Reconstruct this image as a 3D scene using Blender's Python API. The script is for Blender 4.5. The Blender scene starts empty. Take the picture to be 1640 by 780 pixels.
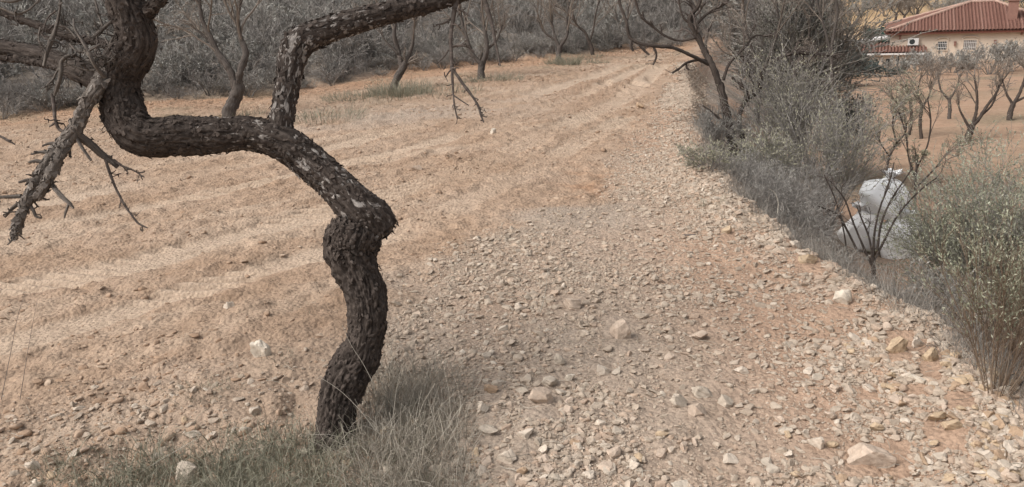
import bpy, bmesh, math, random
import numpy as np
from mathutils import Matrix, Vector
R = math.radians
scene = bpy.context.scene
col = scene.collection

# ------------------------------------------------------------------ camera, world, sun, exposure
F = 1287.0                       # focal length in pixels of the 1640 px wide photograph
CAM = np.array([0.0, 0.0, 1.6])
PITCH, ROLL = R(17.5), R(3.0)
_f = np.array([0, math.cos(PITCH), -math.sin(PITCH)])
_r0 = np.array([1.0, 0, 0]); _u0 = np.array([0, math.sin(PITCH), math.cos(PITCH)])
_u = _u0 * math.cos(ROLL) + _r0 * math.sin(ROLL)
_r = _r0 * math.cos(ROLL) - _u0 * math.sin(ROLL)
cd = bpy.data.cameras.new('camera'); cam = bpy.data.objects.new('camera', cd); col.objects.link(cam)
cd.sensor_width = 36; cd.lens = 36 * F / 1640; cd.clip_start = 0.05; cd.clip_end = 2000
cam.matrix_world = Matrix([[_r[i], _u[i], -_f[i], CAM[i]] for i in range(3)] + [[0, 0, 0, 1]])
scene.camera = cam

SUN_EL, SUN_AZ = R(50), R(-108)          # azimuth from +Y, negative = to the left
sdir = Vector((math.sin(SUN_AZ) * math.cos(SUN_EL), math.cos(SUN_AZ) * math.cos(SUN_EL), math.sin(SUN_EL)))
w = bpy.data.worlds.new('World'); scene.world = w; w.use_nodes = True
nt = w.node_tree; bg = nt.nodes['Background']
sky = nt.nodes.new('ShaderNodeTexSky'); sky.sky_type = 'NISHITA'; sky.sun_disc = False
sky.sun_elevation = SUN_EL; sky.sun_rotation = SUN_AZ; sky.air_density = 1.0; sky.dust_density = 5.0; sky.ozone_density = 1.0
hs = nt.nodes.new('ShaderNodeHueSaturation'); hs.inputs['Saturation'].default_value = 0.25   # veiled, whitish sky
nt.links.new(sky.outputs[0], hs.inputs['Color']); nt.links.new(hs.outputs[0], bg.inputs[0])
bg.inputs[1].default_value = 0.15
sl = bpy.data.lights.new('sun', 'SUN'); sl.energy = 1.7; sl.angle = R(27); sl.color = (1.0, 0.955, 0.91)
so = bpy.data.objects.new('sun', sl); col.objects.link(so)
so.rotation_euler = sdir.to_track_quat('Z', 'Y').to_euler()
vs = scene.view_settings; vs.view_transform = 'Standard'; vs.look = 'None'; vs.exposure = 0.22; vs.gamma = 1.0
vs.use_curve_mapping = False
scene.cycles.max_bounces = 4; scene.cycles.diffuse_bounces = 2; scene.cycles.glossy_bounces = 1
scene.cycles.transparent_max_bounces = 4

# ------------------------------------------------------------------ numeric helpers
rng = np.random.default_rng(7)
random.seed(7)

def ray(u, v):
    return _f + (u - 820) / F * _r + (390 - v) / F * _u
def at(u, v, t):
    return CAM + t * ray(u, v)
def plane(u, v, z=0.0):
    d = ray(u, v); return CAM + d * ((z - CAM[2]) / d[2])
def proj(p):
    q = np.asarray(p, float) - CAM; t = q @ _f
    return 820 + F * (q @ _r) / t, 390 - F * (q @ _u) / t, t

def _h(i, j, s):
    n = (i.astype(np.int64) * 374761393 + j.astype(np.int64) * 668265263 + s * 1442695041) & 0xffffffff
    n = ((n ^ (n >> 13)) * 1274126177) & 0xffffffff
    n = (n ^ (n >> 16)) * 2246822519 & 0xffffffff
    return ((n ^ (n >> 15)) & 0xffffff) / float(0xffffff)
def vnoise(x, y, s=0):
    xi = np.floor(x); yi = np.floor(y); fx = x - xi; fy = y - yi
    fx = fx * fx * (3 - 2 * fx); fy = fy * fy * (3 - 2 * fy)
    a = _h(xi, yi, s); b = _h(xi + 1, yi, s); c = _h(xi, yi + 1, s); d = _h(xi + 1, yi + 1, s)
    return (a * (1 - fx) + b * fx) * (1 - fy) + (c * (1 - fx) + d * fx) * fy - 0.5
def fbm(x, y, s=0, o=4, g=0.5):
    t = 0; a = 1.0
    for k in range(o):
        t = t + a * vnoise(x * 2 ** k + 17.3 * k, y * 2 ** k - 9.1 * k, s + k); a *= g
    return t
def sstep(a, b, x):
    t = np.clip((x - a) / (b - a), 0, 1); return t * t * (3 - 2 * t)

# ------------------------------------------------------------------ terrain as a height function
def poly(pts): return np.array([plane(*p)[:2] for p in pts])
EDGE = poly([(1640, 690), (1560, 612), (1500, 560), (1430, 508), (1350, 448), (1270, 395), (1180, 330), (1135, 275), (1112, 230), (1100, 170), (1095, 110)])
EDGE = np.vstack([[EDGE[0, 0] + .1, -8], EDGE, EDGE[-1] + [3, 9], EDGE[-1] + [8, 40], EDGE[-1] + [26, 125], EDGE[-1] + [90, 240]])
GRAV = poly([(480, 760), (560, 660), (585, 560), (620, 460), (740, 395), (840, 335), (950, 318), (985, 270), (1000, 220), (1048, 170), (1080, 110)])
GRAV = np.vstack([[GRAV[0, 0], -8], GRAV, GRAV[-1] + [2.5, 9], GRAV[-1] + [8, 40], GRAV[-1] + [26, 125], GRAV[-1] + [90, 240]])
HILL = poly([(-60, 196), (0, 188), (200, 163), (430, 145), (640, 113), (870, 86), (1000, 70), (1090, 64)])
HILL = np.vstack([[-140, HILL[0, 1] - 22], [-25, HILL[0, 1] - 5], HILL, HILL[-1] + [4, 6], HILL[-1] + [12, 18], HILL[-1] + [24, 45], HILL[-1] + [45, 102], HILL[-1] + [130, 160]])
TRACKS = [(poly(p), wd) for p, wd in [
    ([(-160, 505), (200, 425), (450, 360), (620, 310), (780, 258), (900, 200), (1000, 150), (1060, 100)], .20),
    ([(-160, 590), (150, 515), (330, 462), (480, 415), (640, 372), (790, 300), (900, 240), (1000, 185)], .17),
    ([(-60, 345), (300, 275), (500, 240), (750, 180), (880, 140), (1000, 98)], .22),
    ([(-160, 400), (150, 345), (420, 290), (640, 240), (800, 195), (950, 140), (1030, 100)], .16)]]

def seg_dist(P, x, y):
    """distance to a polyline, signed side offset and arc length along it"""
    best = np.full(x.shape, 1e9); side = np.zeros(x.shape); arc = np.zeros(x.shape); L0 = 0
    for a, b in zip(P[:-1], P[1:]):
        e = b - a; L = np.hypot(*e); e = e / L
        t = np.clip((x - a[0]) * e[0] + (y - a[1]) * e[1], 0, L)
        dx = x - a[0] - t * e[0]; dy = y - a[1] - t * e[1]; d = np.hypot(dx, dy)
        m = d < best; best = np.where(m, d, best)
        side = np.where(m, e[0] * dy - e[1] * dx, side); arc = np.where(m, L0 + t, arc); L0 += L
    return best, side, arc

def zones(x, y):
    s = x - np.interp(y, EDGE[:, 1], EDGE[:, 0])
    g = x - np.interp(y, GRAV[:, 1], GRAV[:, 0]) + .25 * fbm(x * 1.7, y * 1.7, 5, 3)
    hd = (y - np.interp(x, HILL[:, 0], HILL[:, 1])) * 0.62
    return s, g, hd
def macro(x, y):
    s, g, hd = zones(x, y)
    z = -0.006 * np.clip(y - 6, -14, 40)
    s2 = s + .18 * fbm(x * .9, y * .9, 31, 2)
    z = z - .30 * sstep(.02, .38, s2) - 1.2 * sstep(0.1, 2.3, s2) - .066 * np.clip(y - 8, 0, 62) * sstep(.6, 5, s)
    z = z + (.07 * np.clip(y - 74, 0, 300) + .16 * np.clip(y - 106, 0, 300)) * sstep(.6, 5, s)
    z = z + .24 * np.clip(hd, 0, 60)
    z = z + .10 * fbm(x * .25, y * .25, 3, 2) * sstep(5, 12, np.hypot(x, y))
    z = z - .07 * np.exp(-((x - EXC[0]) ** 2 / .30 + (y - EXC[1]) ** 2 / .9))     # the shallow scraped hollow beside the gravel
    return z
EXC = plane(950, 285)[:2]
def track_mask(x, y):
    m = np.zeros(x.shape); bars = np.zeros(x.shape)
    for P, wd in TRACKS:
        d, side, arc = seg_dist(P, x, y)
        k = 1 - sstep(wd * .75, wd * 1.25, d + .05 * fbm(x * 3, y * 3, 8, 2))
        k = k * (.35 + .65 * sstep(-.15, .15, fbm(x * .55, y * .55, 12, 2)))
        ph = (arc + side * .7 + .05 * fbm(x * 2.5, y * 2.5, 14, 2)) / .15
        b = np.tanh(2.2 * np.sin(ph * 2 * math.pi))
        bars = np.where(k > m, b * k, bars); m = np.maximum(m, k)
    return m, bars
def micro(x, y):
    s, g, hd = zones(x, y)
    field = (1 - sstep(-.15, .3, g))
    d = np.hypot(x, y)
    m, b = track_mask(x, y)
    al = (x * .83 + y * .56); ac = (-x * .56 + y * .83)       # along / across the ploughing direction
    rough = .028 * fbm(al * 1.3, ac * 2.2, 41, 5, .68) + .035 * np.abs(fbm(al * 6, ac * 8, 44, 3)) + .022 * fbm(x * 13, y * 13, 47, 3) + .06 * np.maximum(fbm(al * 3.5, ac * 5.5, 48, 4) - .14, 0)
    z = field * (rough * (1 - .75 * m) - .022 * m + .034 * b * np.clip(.40 + 2.4 * fbm(x * 1.1, y * 1.1, 9, 3), 0, 1))
    z = z + (1 - field) * (.045 * fbm(x * 1.5, y * 1.5, 51, 4, .55) + .014 * fbm(x * 14, y * 14, 55, 3))
    z = z + .05 * sstep(-.6, -.1, s) * (1 - sstep(.0, .5, s)) * (.6 + 1.4 * fbm(x * 2.5, y * 2.5, 60, 3))   # stones heaped on the rim
    z = z + sstep(0, .6, s) * .10 * fbm(x * 1.2, y * 1.2, 71, 4)
    return z * (1 - .6 * sstep(15, 40, d))
def height(x, y):
    x = np.asarray(x, float); y = np.asarray(y, float)
    return macro(x, y) + micro(x, y)
def h1(x, y): return float(height(np.array([x]), np.array([y]))[0])
def ground_at(u, v, tmax=220):
    ts = np.concatenate([np.arange(1.2, 30, .04), np.arange(30, tmax, .4)])
    d = ray(u, v); P = CAM + ts[:, None] * d
    below = P[:, 2] < macro(P[:, 0], P[:, 1])
    k = int(np.argmax(below)) if below.any() else len(ts) - 1
    p = P[k]; return np.array([p[0], p[1], h1(p[0], p[1])]), float(ts[k])

# ------------------------------------------------------------------ materials
def new_mat(name, rough=.9):
    m = bpy.data.materials.new(name); m.use_nodes = True
    b = m.node_tree.nodes['Principled BSDF']; b.inputs['Roughness'].default_value = rough
    b.inputs['Specular IOR Level'].default_value = .2
    return m, m.node_tree, b
def N(t, kind, **kw):
    n = t.nodes.new(kind)
    for k, v in kw.items(): setattr(n, k, v)
    return n
def ramp(t, fac, stops):
    r = N(t, 'ShaderNodeValToRGB'); e = r.color_ramp.elements
    while len(e) < len(stops): e.new(.5)
    for el, (p, c) in zip(e, stops): el.position = p; el.color = (*c, 1)
    t.links.new(fac, r.inputs[0]); return r.outputs[0]
def noise(t, scale, detail=4, rough=.6, vec=None, dist=0):
    n = N(t, 'ShaderNodeTexNoise'); n.inputs['Scale'].default_value = scale; n.inputs['Detail'].default_value = detail
    n.inputs['Roughness'].default_value = rough; n.inputs['Distortion'].default_value = dist
    if vec is not None: t.links.new(vec, n.inputs['Vector'])
    return n.outputs['Fac']
def mix(t, fac, a, b, mode='MIX'):
    m = N(t, 'ShaderNodeMix', data_type='RGBA', blend_type=mode)
    for s, v in ((m.inputs[0], fac), (m.inputs[6], a), (m.inputs[7], b)):
        if hasattr(v, 'links'): t.links.new(v, s)
        elif isinstance(v, (int, float)): s.default_value = v
        else: s.default_value = (*v, 1)
    return m.outputs[2]
def attr(t, name):
    a = N(t, 'ShaderNodeAttribute'); a.attribute_name = name; return a.outputs['Fac']
def math_(t, op, a, b=0.0, c=0.0):
    m = N(t, 'ShaderNodeMath', operation=op)
    for s, v in zip(m.inputs, (a, b, c)):
        if hasattr(v, 'links'): t.links.new(v, s)
        else: s.default_value = v
    return m.outputs[0]
def bump(t, b, h, strength=.5, dist=.01):
    n = N(t, 'ShaderNodeBump'); n.inputs['Strength'].default_value = strength; n.inputs['Distance'].default_value = dist
    t.links.new(h, n.inputs['Height']); t.links.new(n.outputs[0], b.inputs['Normal'])
def geo_pos(t): return N(t, 'ShaderNodeNewGeometry').outputs['Position']

def tint_mat(name, stops, rough=.9, nscale=None, spec=.15, rnd=0.0):
    """colour from the mesh's own per-piece tint, with a little noise"""
    m, t, b = new_mat(name, rough); b.inputs['Specular IOR Level'].default_value = spec
    f = attr(t, 'tint')
    if rnd:
        oi = N(t, 'ShaderNodeObjectInfo').outputs['Random']
        f = math_(t, 'FRACT', math_(t, 'ADD', f, math_(t, 'MULTIPLY', oi, rnd)))
    c = ramp(t, f, stops)
    if nscale:
        n = noise(t, nscale, 4, .65, geo_pos(t))
        c = mix(t, .55, c, ramp(t, n, [(.3, (.55, .53, .5)), (.7, (1.25, 1.22, 1.18))]), 'MULTIPLY')
        bump(t, b, n, .8, .012)
    t.links.new(c, b.inputs['Base Color']); return m

def ground_material():
    m, t, b = new_mat('ground_soil', .95); b.inputs['Specular IOR Level'].default_value = .08
    P = geo_pos(t)
    n1 = noise(t, 1.1, 5, .6, P); n2 = noise(t, 9, 5, .65, P); n3 = noise(t, 55, 4, .7, P)
    field = ramp(t, n1, [(.30, (.318, .218, .148)), (.50, (.366, .260, .184)), (.72, (.41, .306, .228))])
    trackc = (.48, .375, .285)
    c = mix(t, math_(t, 'MULTIPLY', attr(t, 'track'), .85), field, trackc)
    c = mix(t, attr(t, 'rust'), c, (.375, .23, .145))
    grav = ramp(t, n1, [(.30, (.34, .268, .207)), (.55, (.375, .302, .24)), (.75, (.395, .302, .233))])
    grav = mix(t, attr(t, 'pink'), grav, (.40, .275, .196))
    c = mix(t, attr(t, 'gravel'), c, grav)
    low = ramp(t, n1, [(.3, (.36, .228, .155)), (.6, (.42, .285, .20)), (.8, (.39, .30, .225))])
    c = mix(t, attr(t, 'lower'), c, low)
    weed = ramp(t, n2, [(.35, (.20, .165, .11)), (.65, (.30, .235, .165))])
    c = mix(t, attr(t, 'weed'), c, weed)
    c = mix(t, attr(t, 'ochre'), c, (.46, .325, .195))
    litter = ramp(t, n2, [(.3, (.21, .178, .148)), (.7, (.33, .28, .23))])
    c = mix(t, attr(t, 'litter'), c, litter)
    c = mix(t, .6, c, ramp(t, n2, [(.28, (.66, .63, .60)), (.5, (.98, .98, .98)), (.75, (1.22, 1.2, 1.18))]), 'MULTIPLY')
    c = mix(t, .75, c, ramp(t, n3, [(.28, (.62, .60, .58)), (.5, (1, 1, 1)), (.72, (1.25, 1.24, 1.22))]), 'MULTIPLY')
    t.links.new(c, b.inputs['Base Color'])
    vo = N(t, 'ShaderNodeTexVoronoi'); vo.inputs['Scale'].default_value = 42; vo.inputs['Randomness'].default_value = 1
    t.links.new(mix(t, .06, P, N(t, 'ShaderNodeTexNoise').outputs['Color']), vo.inputs['Vector'])
    cr = math_(t, 'SUBTRACT', 1.0, vo.outputs['Distance'])
    hh = math_(t, 'ADD', math_(t, 'ADD', math_(t, 'MULTIPLY', n2, .8), math_(t, 'MULTIPLY', n3, .3)), math_(t, 'MULTIPLY', cr, .35))
    bump(t, b, hh, .9, .035)
    return m

STONE = [(0, (.36, .29, .228)), (.3, (.42, .345, .275)), (.6, (.46, .385, .31)), (.75, (.42, .315, .24)), (.9, (.45, .35, .272)), (1, (.55, .48, .40))]
M = {}
M['ground'] = ground_material()
M['stone'] = tint_mat('limestone', STONE, .9, 30)
M['clod'] = tint_mat('dry_soil_clod', [(0, (.33, .226, .155)), (.5, (.395, .28, .20)), (1, (.46, .355, .27))], .95, 40)
def stone_colour(name, a, b_):
    return tint_mat(name, [(0, a), (1, b_)], .88, 26)
M['pale'] = stone_colour('pale_limestone', (.52, .44, .36), (.60, .52, .435))
M['white'] = stone_colour('white_limestone', (.57, .50, .41), (.66, .59, .50))
M['tan'] = stone_colour('tan_limestone', (.43, .325, .22), (.50, .385, .27))
M['brown'] = stone_colour('brown_stone', (.36, .255, .175), (.42, .305, .21))
M['pinkstone'] = stone_colour('pinkish_stone', (.46, .36, .285), (.54, .44, .355))
M['greystone'] = stone_colour('grey_stone', (.43, .365, .295), (.51, .44, .365))
M['twig'] = tint_mat('grey_twig', [(0, (0.155, 0.140, 0.128)), (.5, (0.267, 0.245, 0.223)), (1, (0.422, 0.392, 0.354))])
M['darktwig'] = tint_mat('dark_twig', [(0, (0.069, 0.055, 0.048)), (.6, (0.121, 0.099, 0.086)), (1, (0.207, 0.172, 0.149))])
M['straw'] = tint_mat('dry_straw', [(0, (0.226, 0.196, 0.158)), (.5, (0.334, 0.297, 0.242)), (.9, (0.418, 0.376, 0.313)), (1, (0.502, 0.459, 0.392))])
M['bankgrass'] = tint_mat('grey_bank_grass', [(0, (0.165, 0.149, 0.132)), (.5, (0.286, 0.259, 0.226)), (1, (0.462, 0.424, 0.369))])
M['greygrass'] = tint_mat('grey_green_grass', [(0, (0.172, 0.168, 0.120)), (.5, (0.267, 0.254, 0.189)), (.8, (0.353, 0.323, 0.254)), (1, (0.464, 0.430, 0.353))])
M['broomleaf'] = tint_mat('broom_leaf', [(0, (0.203, 0.200, 0.135)), (.5, (0.331, 0.317, 0.223)), (1, (0.486, 0.459, 0.338))])
M['greenleaf'] = tint_mat('grey_green_leaf', [(0, (0.169, 0.179, 0.124)), (.5, (0.286, 0.293, 0.208)), (1, (0.442, 0.442, 0.338))])
M['darkleaf'] = tint_mat('dark_evergreen_leaf', [(0, (0.106, 0.107, 0.085)), (.5, (0.175, 0.173, 0.140)), (1, (0.275, 0.269, 0.225))])
M['tealleaf'] = tint_mat('blue_green_leaf', [(0, (0.063, 0.083, 0.076)), (.5, (0.103, 0.124, 0.115)), (1, (0.161, 0.184, 0.167))])
M['brownstem'] = tint_mat('brown_stem', [(0, (.13, .092, .064)), (.5, (.21, .152, .108)), (1, (.32, .245, .18))])
M['browntwig'] = tint_mat('brown_twig', [(0, (.12, .096, .078)), (.5, (.22, .182, .15)), (1, (.34, .295, .25))])
M['scrubleaf'] = tint_mat('scrub_leaf', [(0, (0.176, 0.170, 0.152)), (.5, (0.275, 0.265, 0.238)), (1, (0.387, 0.373, 0.334))])

def bark_material(name, dark, mid, light, flake):
    m, t, b = new_mat(name, .95); b.inputs['Specular IOR Level'].default_value = .1
    uv = N(t, 'ShaderNodeUVMap').outputs[0]
    mp = N(t, 'ShaderNodeMapping'); mp.inputs['Scale'].default_value = (26, 9, 1); t.links.new(uv, mp.inputs[0])
    n1 = noise(t, 1.0, 6, .7, mp.outputs[0], .4)
    n2 = noise(t, 70, 4, .7, geo_pos(t))
    c = ramp(t, n1, [(.32, dark), (.52, mid), (.75, light)])
    mp2 = N(t, 'ShaderNodeMapping'); mp2.inputs['Scale'].default_value = (18, 20, 1); t.links.new(uv, mp2.inputs[0])
    n3 = noise(t, 1.0, 3, .55, mp2.outputs[0], .8)
    fl = ramp(t, math_(t, 'MULTIPLY', n3, math_(t, 'ADD', .72, math_(t, 'MULTIPLY', attr(t, 'flake'), .42))), [(.60, (0, 0, 0)), (.66, (1, 1, 1))])
    c = mix(t, fl, c, flake)
    c = mix(t, .5, c, ramp(t, n2, [(.3, (.6, .6, .6)), (.7, (1.3, 1.28, 1.25))]), 'MULTIPLY')
    t.links.new(c, b.inputs['Base Color'])
    bump(t, b, math_(t, 'ADD', n1, math_(t, 'MULTIPLY', n2, .4)), .9, .012)
    return m
M['bark'] = bark_material('almond_bark', (.030, .024, .021), (.085, .068, .058), (.165, .136, .118), (.36, .325, .295))
M['deadbark'] = bark_material('dead_grey_bark', (.11, .094, .08), (.20, .172, .15), (.29, .255, .225), (.42, .385, .345))
M['farbark'] = bark_material('far_tree_bark', (.06, .05, .044), (.11, .093, .082), (.19, .165, .145), (.24, .21, .19))

def plain(name, c, rough=.8, nscale=6, amt=.35):
    m, t, b = new_mat(name, rough)
    n = noise(t, nscale, 5, .65, geo_pos(t))
    cc = mix(t, amt, c, ramp(t, n, [(.3, (.6, .59, .57)), (.7, (1.2, 1.19, 1.17))]), 'MULTIPLY')
    t.links.new(cc, b.inputs['Base Color']); return m

# ------------------------------------------------------------------ geometry collector
class Geo:
    def __init__(s): s.b = []; s.n = 0; s.ns = 0
    def add(s, V, Fc, tint=.5, mat=0, uv=None, flake=0.0, smooth=True):
        V = np.asarray(V, float).reshape(-1, 3); Fc = np.asarray(Fc, np.int64)
        if len(V) == 0 or len(Fc) == 0: return s
        t = np.broadcast_to(np.asarray(tint, float), (len(V),)); fl = np.broadcast_to(np.asarray(flake, float), (len(V),))
        s.b.append((V, Fc + s.n, t, mat, uv, fl, smooth)); s.n += len(V); return s
    def build(s, name, mats, parent=None, loc=None):
        me = bpy.data.meshes.new(name)
        V = np.concatenate([b[0] for b in s.b])
        if loc is not None: V = V - np.asarray(loc)
        loops = np.concatenate([b[1].ravel() for b in s.b])
        cnt = np.concatenate([np.full(len(b[1]), b[1].shape[1]) for b in s.b])
        me.vertices.add(len(V)); me.vertices.foreach_set('co', V.astype(np.float32).ravel())
        me.loops.add(len(loops)); me.loops.foreach_set('vertex_index', loops.astype(np.int32))
        me.polygons.add(len(cnt))
        me.polygons.foreach_set('loop_start', np.concatenate([[0], np.cumsum(cnt)[:-1]]).astype(np.int32))
        me.polygons.foreach_set('loop_total', cnt.astype(np.int32))
        me.polygons.foreach_set('material_index', np.concatenate([np.full(len(b[1]), b[3]) for b in s.b]).astype(np.int32))
        me.polygons.foreach_set('use_smooth', np.concatenate([np.full(len(b[1]), b[6]) for b in s.b]))
        a = me.attributes.new('tint', 'FLOAT', 'POINT'); a.data.foreach_set('value', np.concatenate([b[2] for b in s.b]).astype(np.float32))
        if any(b[4] is not None for b in s.b):
            a = me.attributes.new('flake', 'FLOAT', 'POINT'); a.data.foreach_set('value', np.concatenate([b[5] for b in s.b]).astype(np.float32))
            uvs = np.concatenate([b[4] if b[4] is not None else b[0][:, :2] for b in s.b])
            l = me.uv_layers.new(name='UVMap'); l.data.foreach_set('uv', uvs[loops].astype(np.float32).ravel())
        me.update(calc_edges=True)
        if not isinstance(mats, (list, tuple)): mats = [mats]
        for m in mats: me.materials.append(m)
        o = bpy.data.objects.new(name, me); col.objects.link(o)
        if loc is not None and parent is None: o.location = loc
        if parent is not None: o.parent = parent
        return o
def tag(o, label=None, cat=None, group=None, kind=None):
    for k, v in (('label', label), ('category', cat), ('group', group), ('kind', kind)):
        if v: o[k] = v
    return o
def empty(name, loc, label, cat, group=None):
    o = bpy.data.objects.new(name, None); col.objects.link(o); o.location = loc; o.empty_display_size = .1
    return tag(o, label, cat, group)

def norm(a): return a / np.maximum(np.linalg.norm(a, axis=-1, keepdims=True), 1e-9)
def randdir(n, r=rng): return norm(r.normal(size=(n, 3)))

def tubes(g, P, Rd, k=3, tint=.5, mat=0, flake=0.0):
    """N tubes of n points each; P (N,n,3), Rd (N,n)"""
    Nn, n, _ = P.shape
    if Nn == 0: return
    T = norm(np.gradient(P, axis=1))
    ax = norm(P[:, -1] - P[:, 0])
    ref = np.where((np.abs(ax[:, 2:3]) < .8), np.array([[0, 0, 1.0]]), np.array([[1.0, 0, 0]]))
    ref = np.repeat(ref[:, None], n, 1)
    A = norm(np.cross(T, ref)); B = np.cross(T, A)
    th = np.arange(k) * 2 * math.pi / k
    V = P[:, :, None] + Rd[:, :, None, None] * (A[:, :, None] * np.cos(th)[None, None, :, None] + B[:, :, None] * np.sin(th)[None, None, :, None])
    i = np.arange(n - 1)[:, None] * k; j = np.arange(k)[None]; j2 = (j + 1) % k
    q = np.stack([i + j, i + j2, i + k + j2, i + k + j], -1).reshape(-1, 4)
    Fc = (q[None] + (np.arange(Nn) * n * k)[:, None, None]).reshape(-1, 4)
    tt = np.broadcast_to(np.asarray(tint, float), (Nn,)); tt = np.repeat(tt, n * k)
    L = np.concatenate([np.zeros((Nn, 1)), np.cumsum(np.linalg.norm(np.diff(P, axis=1), axis=2), 1)], 1)
    uv = np.stack([np.broadcast_to(th / (2 * math.pi), (Nn, n, k)) * .35, np.repeat(L[:, :, None], k, 2)], -1).reshape(-1, 2)
    g.add(V.reshape(-1, 3), Fc, tt, mat, uv, flake)
def ribbons(g, P, W, tint=.5, mat=0, r=rng):
    Nn, n, _ = P.shape
    if Nn == 0: return
    T = norm(np.gradient(P, axis=1)); S = norm(np.cross(T, np.repeat(randdir(Nn, r)[:, None], n, 1)))
    V = np.stack([P - S * W[:, :, None] * .5, P + S * W[:, :, None] * .5], 2)
    i = np.arange(n - 1) * 2
    q = np.stack([i, i + 1, i + 3, i + 2], -1)
    Fc = (q[None] + (np.arange(Nn) * n * 2)[:, None, None]).reshape(-1, 4)
    g.add(V.reshape(-1, 3), Fc, np.repeat(np.broadcast_to(np.asarray(tint, float), (Nn,)), n * 2), mat)
def cards(g, C, D, L, W, tint, mat=0, r=rng):
    """small leaf quads at C pointing along D (kite shaped)"""
    n = len(C)
    if n == 0: return
    S = norm(np.cross(D, randdir(n, r))); L = np.broadcast_to(L, (n,))[:, None]; W = np.broadcast_to(W, (n,))[:, None]
    V = np.stack([C, C + D * L * .5 + S * W * .5, C + D * L, C + D * L * .5 - S * W * .5], 1)
    g.add(V.reshape(-1, 3), np.arange(4 * n).reshape(n, 4), np.repeat(np.broadcast_to(tint, (n,)), 4), mat, smooth=False)

def grow(S, D, L, n=6, wander=.25, lift=0.0, r=rng):
    """N wandering polylines from S along D"""
    P = [S]; d = norm(D); st = (L / (n - 1))[:, None]
    for i in range(n - 1):
        P.append(P[-1] + d * st)
        d = norm(d + wander * r.normal(size=d.shape) + np.array([0, 0, lift]))
    return np.stack(P, 1)
def kids(P, L, m, ang=(.5, 1.1), tr=(.25, 1.0), ratio=(.35, .65), r=rng):
    """m children per polyline: start points, directions, lengths, parent's fraction"""
    Nn, n, _ = P.shape
    t = r.uniform(tr[0], tr[1], (Nn, m)); f = t * (n - 1); i = np.minimum(f.astype(int), n - 2); fr = (f - i)[..., None]
    k = np.arange(Nn)[:, None]
    S = P[k, i] * (1 - fr) + P[k, i + 1] * fr; T = norm(P[k, i + 1] - P[k, i])
    a = r.uniform(ang[0], ang[1], (Nn, m))[..., None]
    q = norm(np.cross(T, r.normal(size=T.shape)))
    D = T * np.cos(a) + q * np.sin(a)
    LL = L[:, None] * r.uniform(ratio[0], ratio[1], (Nn, m)) * (1.15 - .5 * t)
    return S.reshape(-1, 3), D.reshape(-1, 3), LL.ravel(), t.ravel(), np.repeat(np.arange(Nn), m)
def taper(r0, n, end=.35): return np.asarray(r0)[:, None] * np.linspace(1, end, n)[None]

def bush(g, base, width, height, seed, stems=14, m1=7, m2=6, leaf=None, leafn=0, twig=0, rad=.006, leaf_l=.03, leaf_w=.010,
         lean=(0, 0), upright=.6, wander=.18, straight=False, lift=.03, sub=True, minr=.0016, leaf_tr=(.2, 1)):
    """a shrub: stems from the base, two orders of twigs, small leaves on the last"""
    r = np.random.default_rng(seed); base = np.asarray(base, float)
    width = width * .62
    th = r.uniform(0, 2 * math.pi, stems); q = np.sqrt(r.uniform(0, 1, stems))
    S = base + np.stack([np.cos(th) * q * width * .12, np.sin(th) * q * width * .12, np.full(stems, -.03)], 1)
    D = np.stack([np.cos(th) * q * width * .5 / height / upright * .9 + lean[0], np.sin(th) * q * width * .5 / height / upright * .9 + lean[1], np.ones(stems)], 1)
    L = height * r.uniform(.7, 1.05, stems) * np.linalg.norm(D, axis=1) ** .35
    P0 = grow(S, D, L, 7, wander * .6, lift, r)
    tubes(g, P0, np.maximum(taper(rad * r.uniform(.7, 1.2, stems), 7, .3), minr), 4, r.uniform(0, .6, stems), twig)
    S, D, L1, t, pi = kids(P0, L, m1, (.3, .8), (.25, 1), (.3, .6), r)
    P1 = grow(S, D, L1, 5, wander, lift, r)
    tubes(g, P1, np.maximum(taper(np.full(len(P1), rad * .5), 5, .4), minr), 3, r.uniform(.1, .8, len(P1)), twig)
    last = P1; LL = L1
    if sub:
        S, D, L2, t, pi = kids(P1, L1, m2, (.3, .9), (.2, 1), (.35, .7), r)
        P2 = grow(S, D, L2, 4, wander, lift, r)
        tubes(g, P2, np.maximum(taper(np.full(len(P2), rad * .28), 4, .5), minr * .8), 3, r.uniform(.2, 1, len(P2)), twig)
        last = P2; LL = L2
    if leaf is not None and leafn:
        S, D, _, t, pi = kids(last, LL, leafn, (.3, 1.0), leaf_tr, (1, 1), r)
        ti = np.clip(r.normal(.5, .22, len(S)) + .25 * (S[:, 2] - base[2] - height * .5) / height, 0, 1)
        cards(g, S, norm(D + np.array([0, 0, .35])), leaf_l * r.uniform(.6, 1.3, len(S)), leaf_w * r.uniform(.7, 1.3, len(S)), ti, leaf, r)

def tuft(g, C, n, h, spread, wd=.003, mat=0, bend=.35, seed=0, tint=(0, 1), seg=5, dirup=1.0):
    r = np.random.default_rng(seed); C = np.asarray(C, float)
    S = np.repeat(C, n, 0) if C.ndim == 2 else np.repeat(C[None], n, 0)
    nn = len(S)
    th = r.uniform(0, 2 * math.pi, nn)
    S = S + np.stack([np.cos(th), np.sin(th), np.zeros(nn)], 1) * (spread * np.sqrt(r.uniform(0, 1, nn)))[:, None]
    S[:, 2] = height(S[:, 0], S[:, 1]) - .01
    tilt = np.abs(r.normal(0, .5, nn)); th2 = th + r.normal(0, .7, nn)
    D = np.stack([np.cos(th2) * tilt, np.sin(th2) * tilt, np.full(nn, dirup)], 1)
    L = h * r.uniform(.35, 1.1, nn)
    P = grow(S, D, L, seg, bend * .4, -bend * .35, r)
    W = wd * r.uniform(.6, 1.3, nn)[:, None] * np.linspace(1, .35, seg)[None]
    ribbons(g, P, W, r.uniform(tint[0], tint[1], nn), mat, r)

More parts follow.
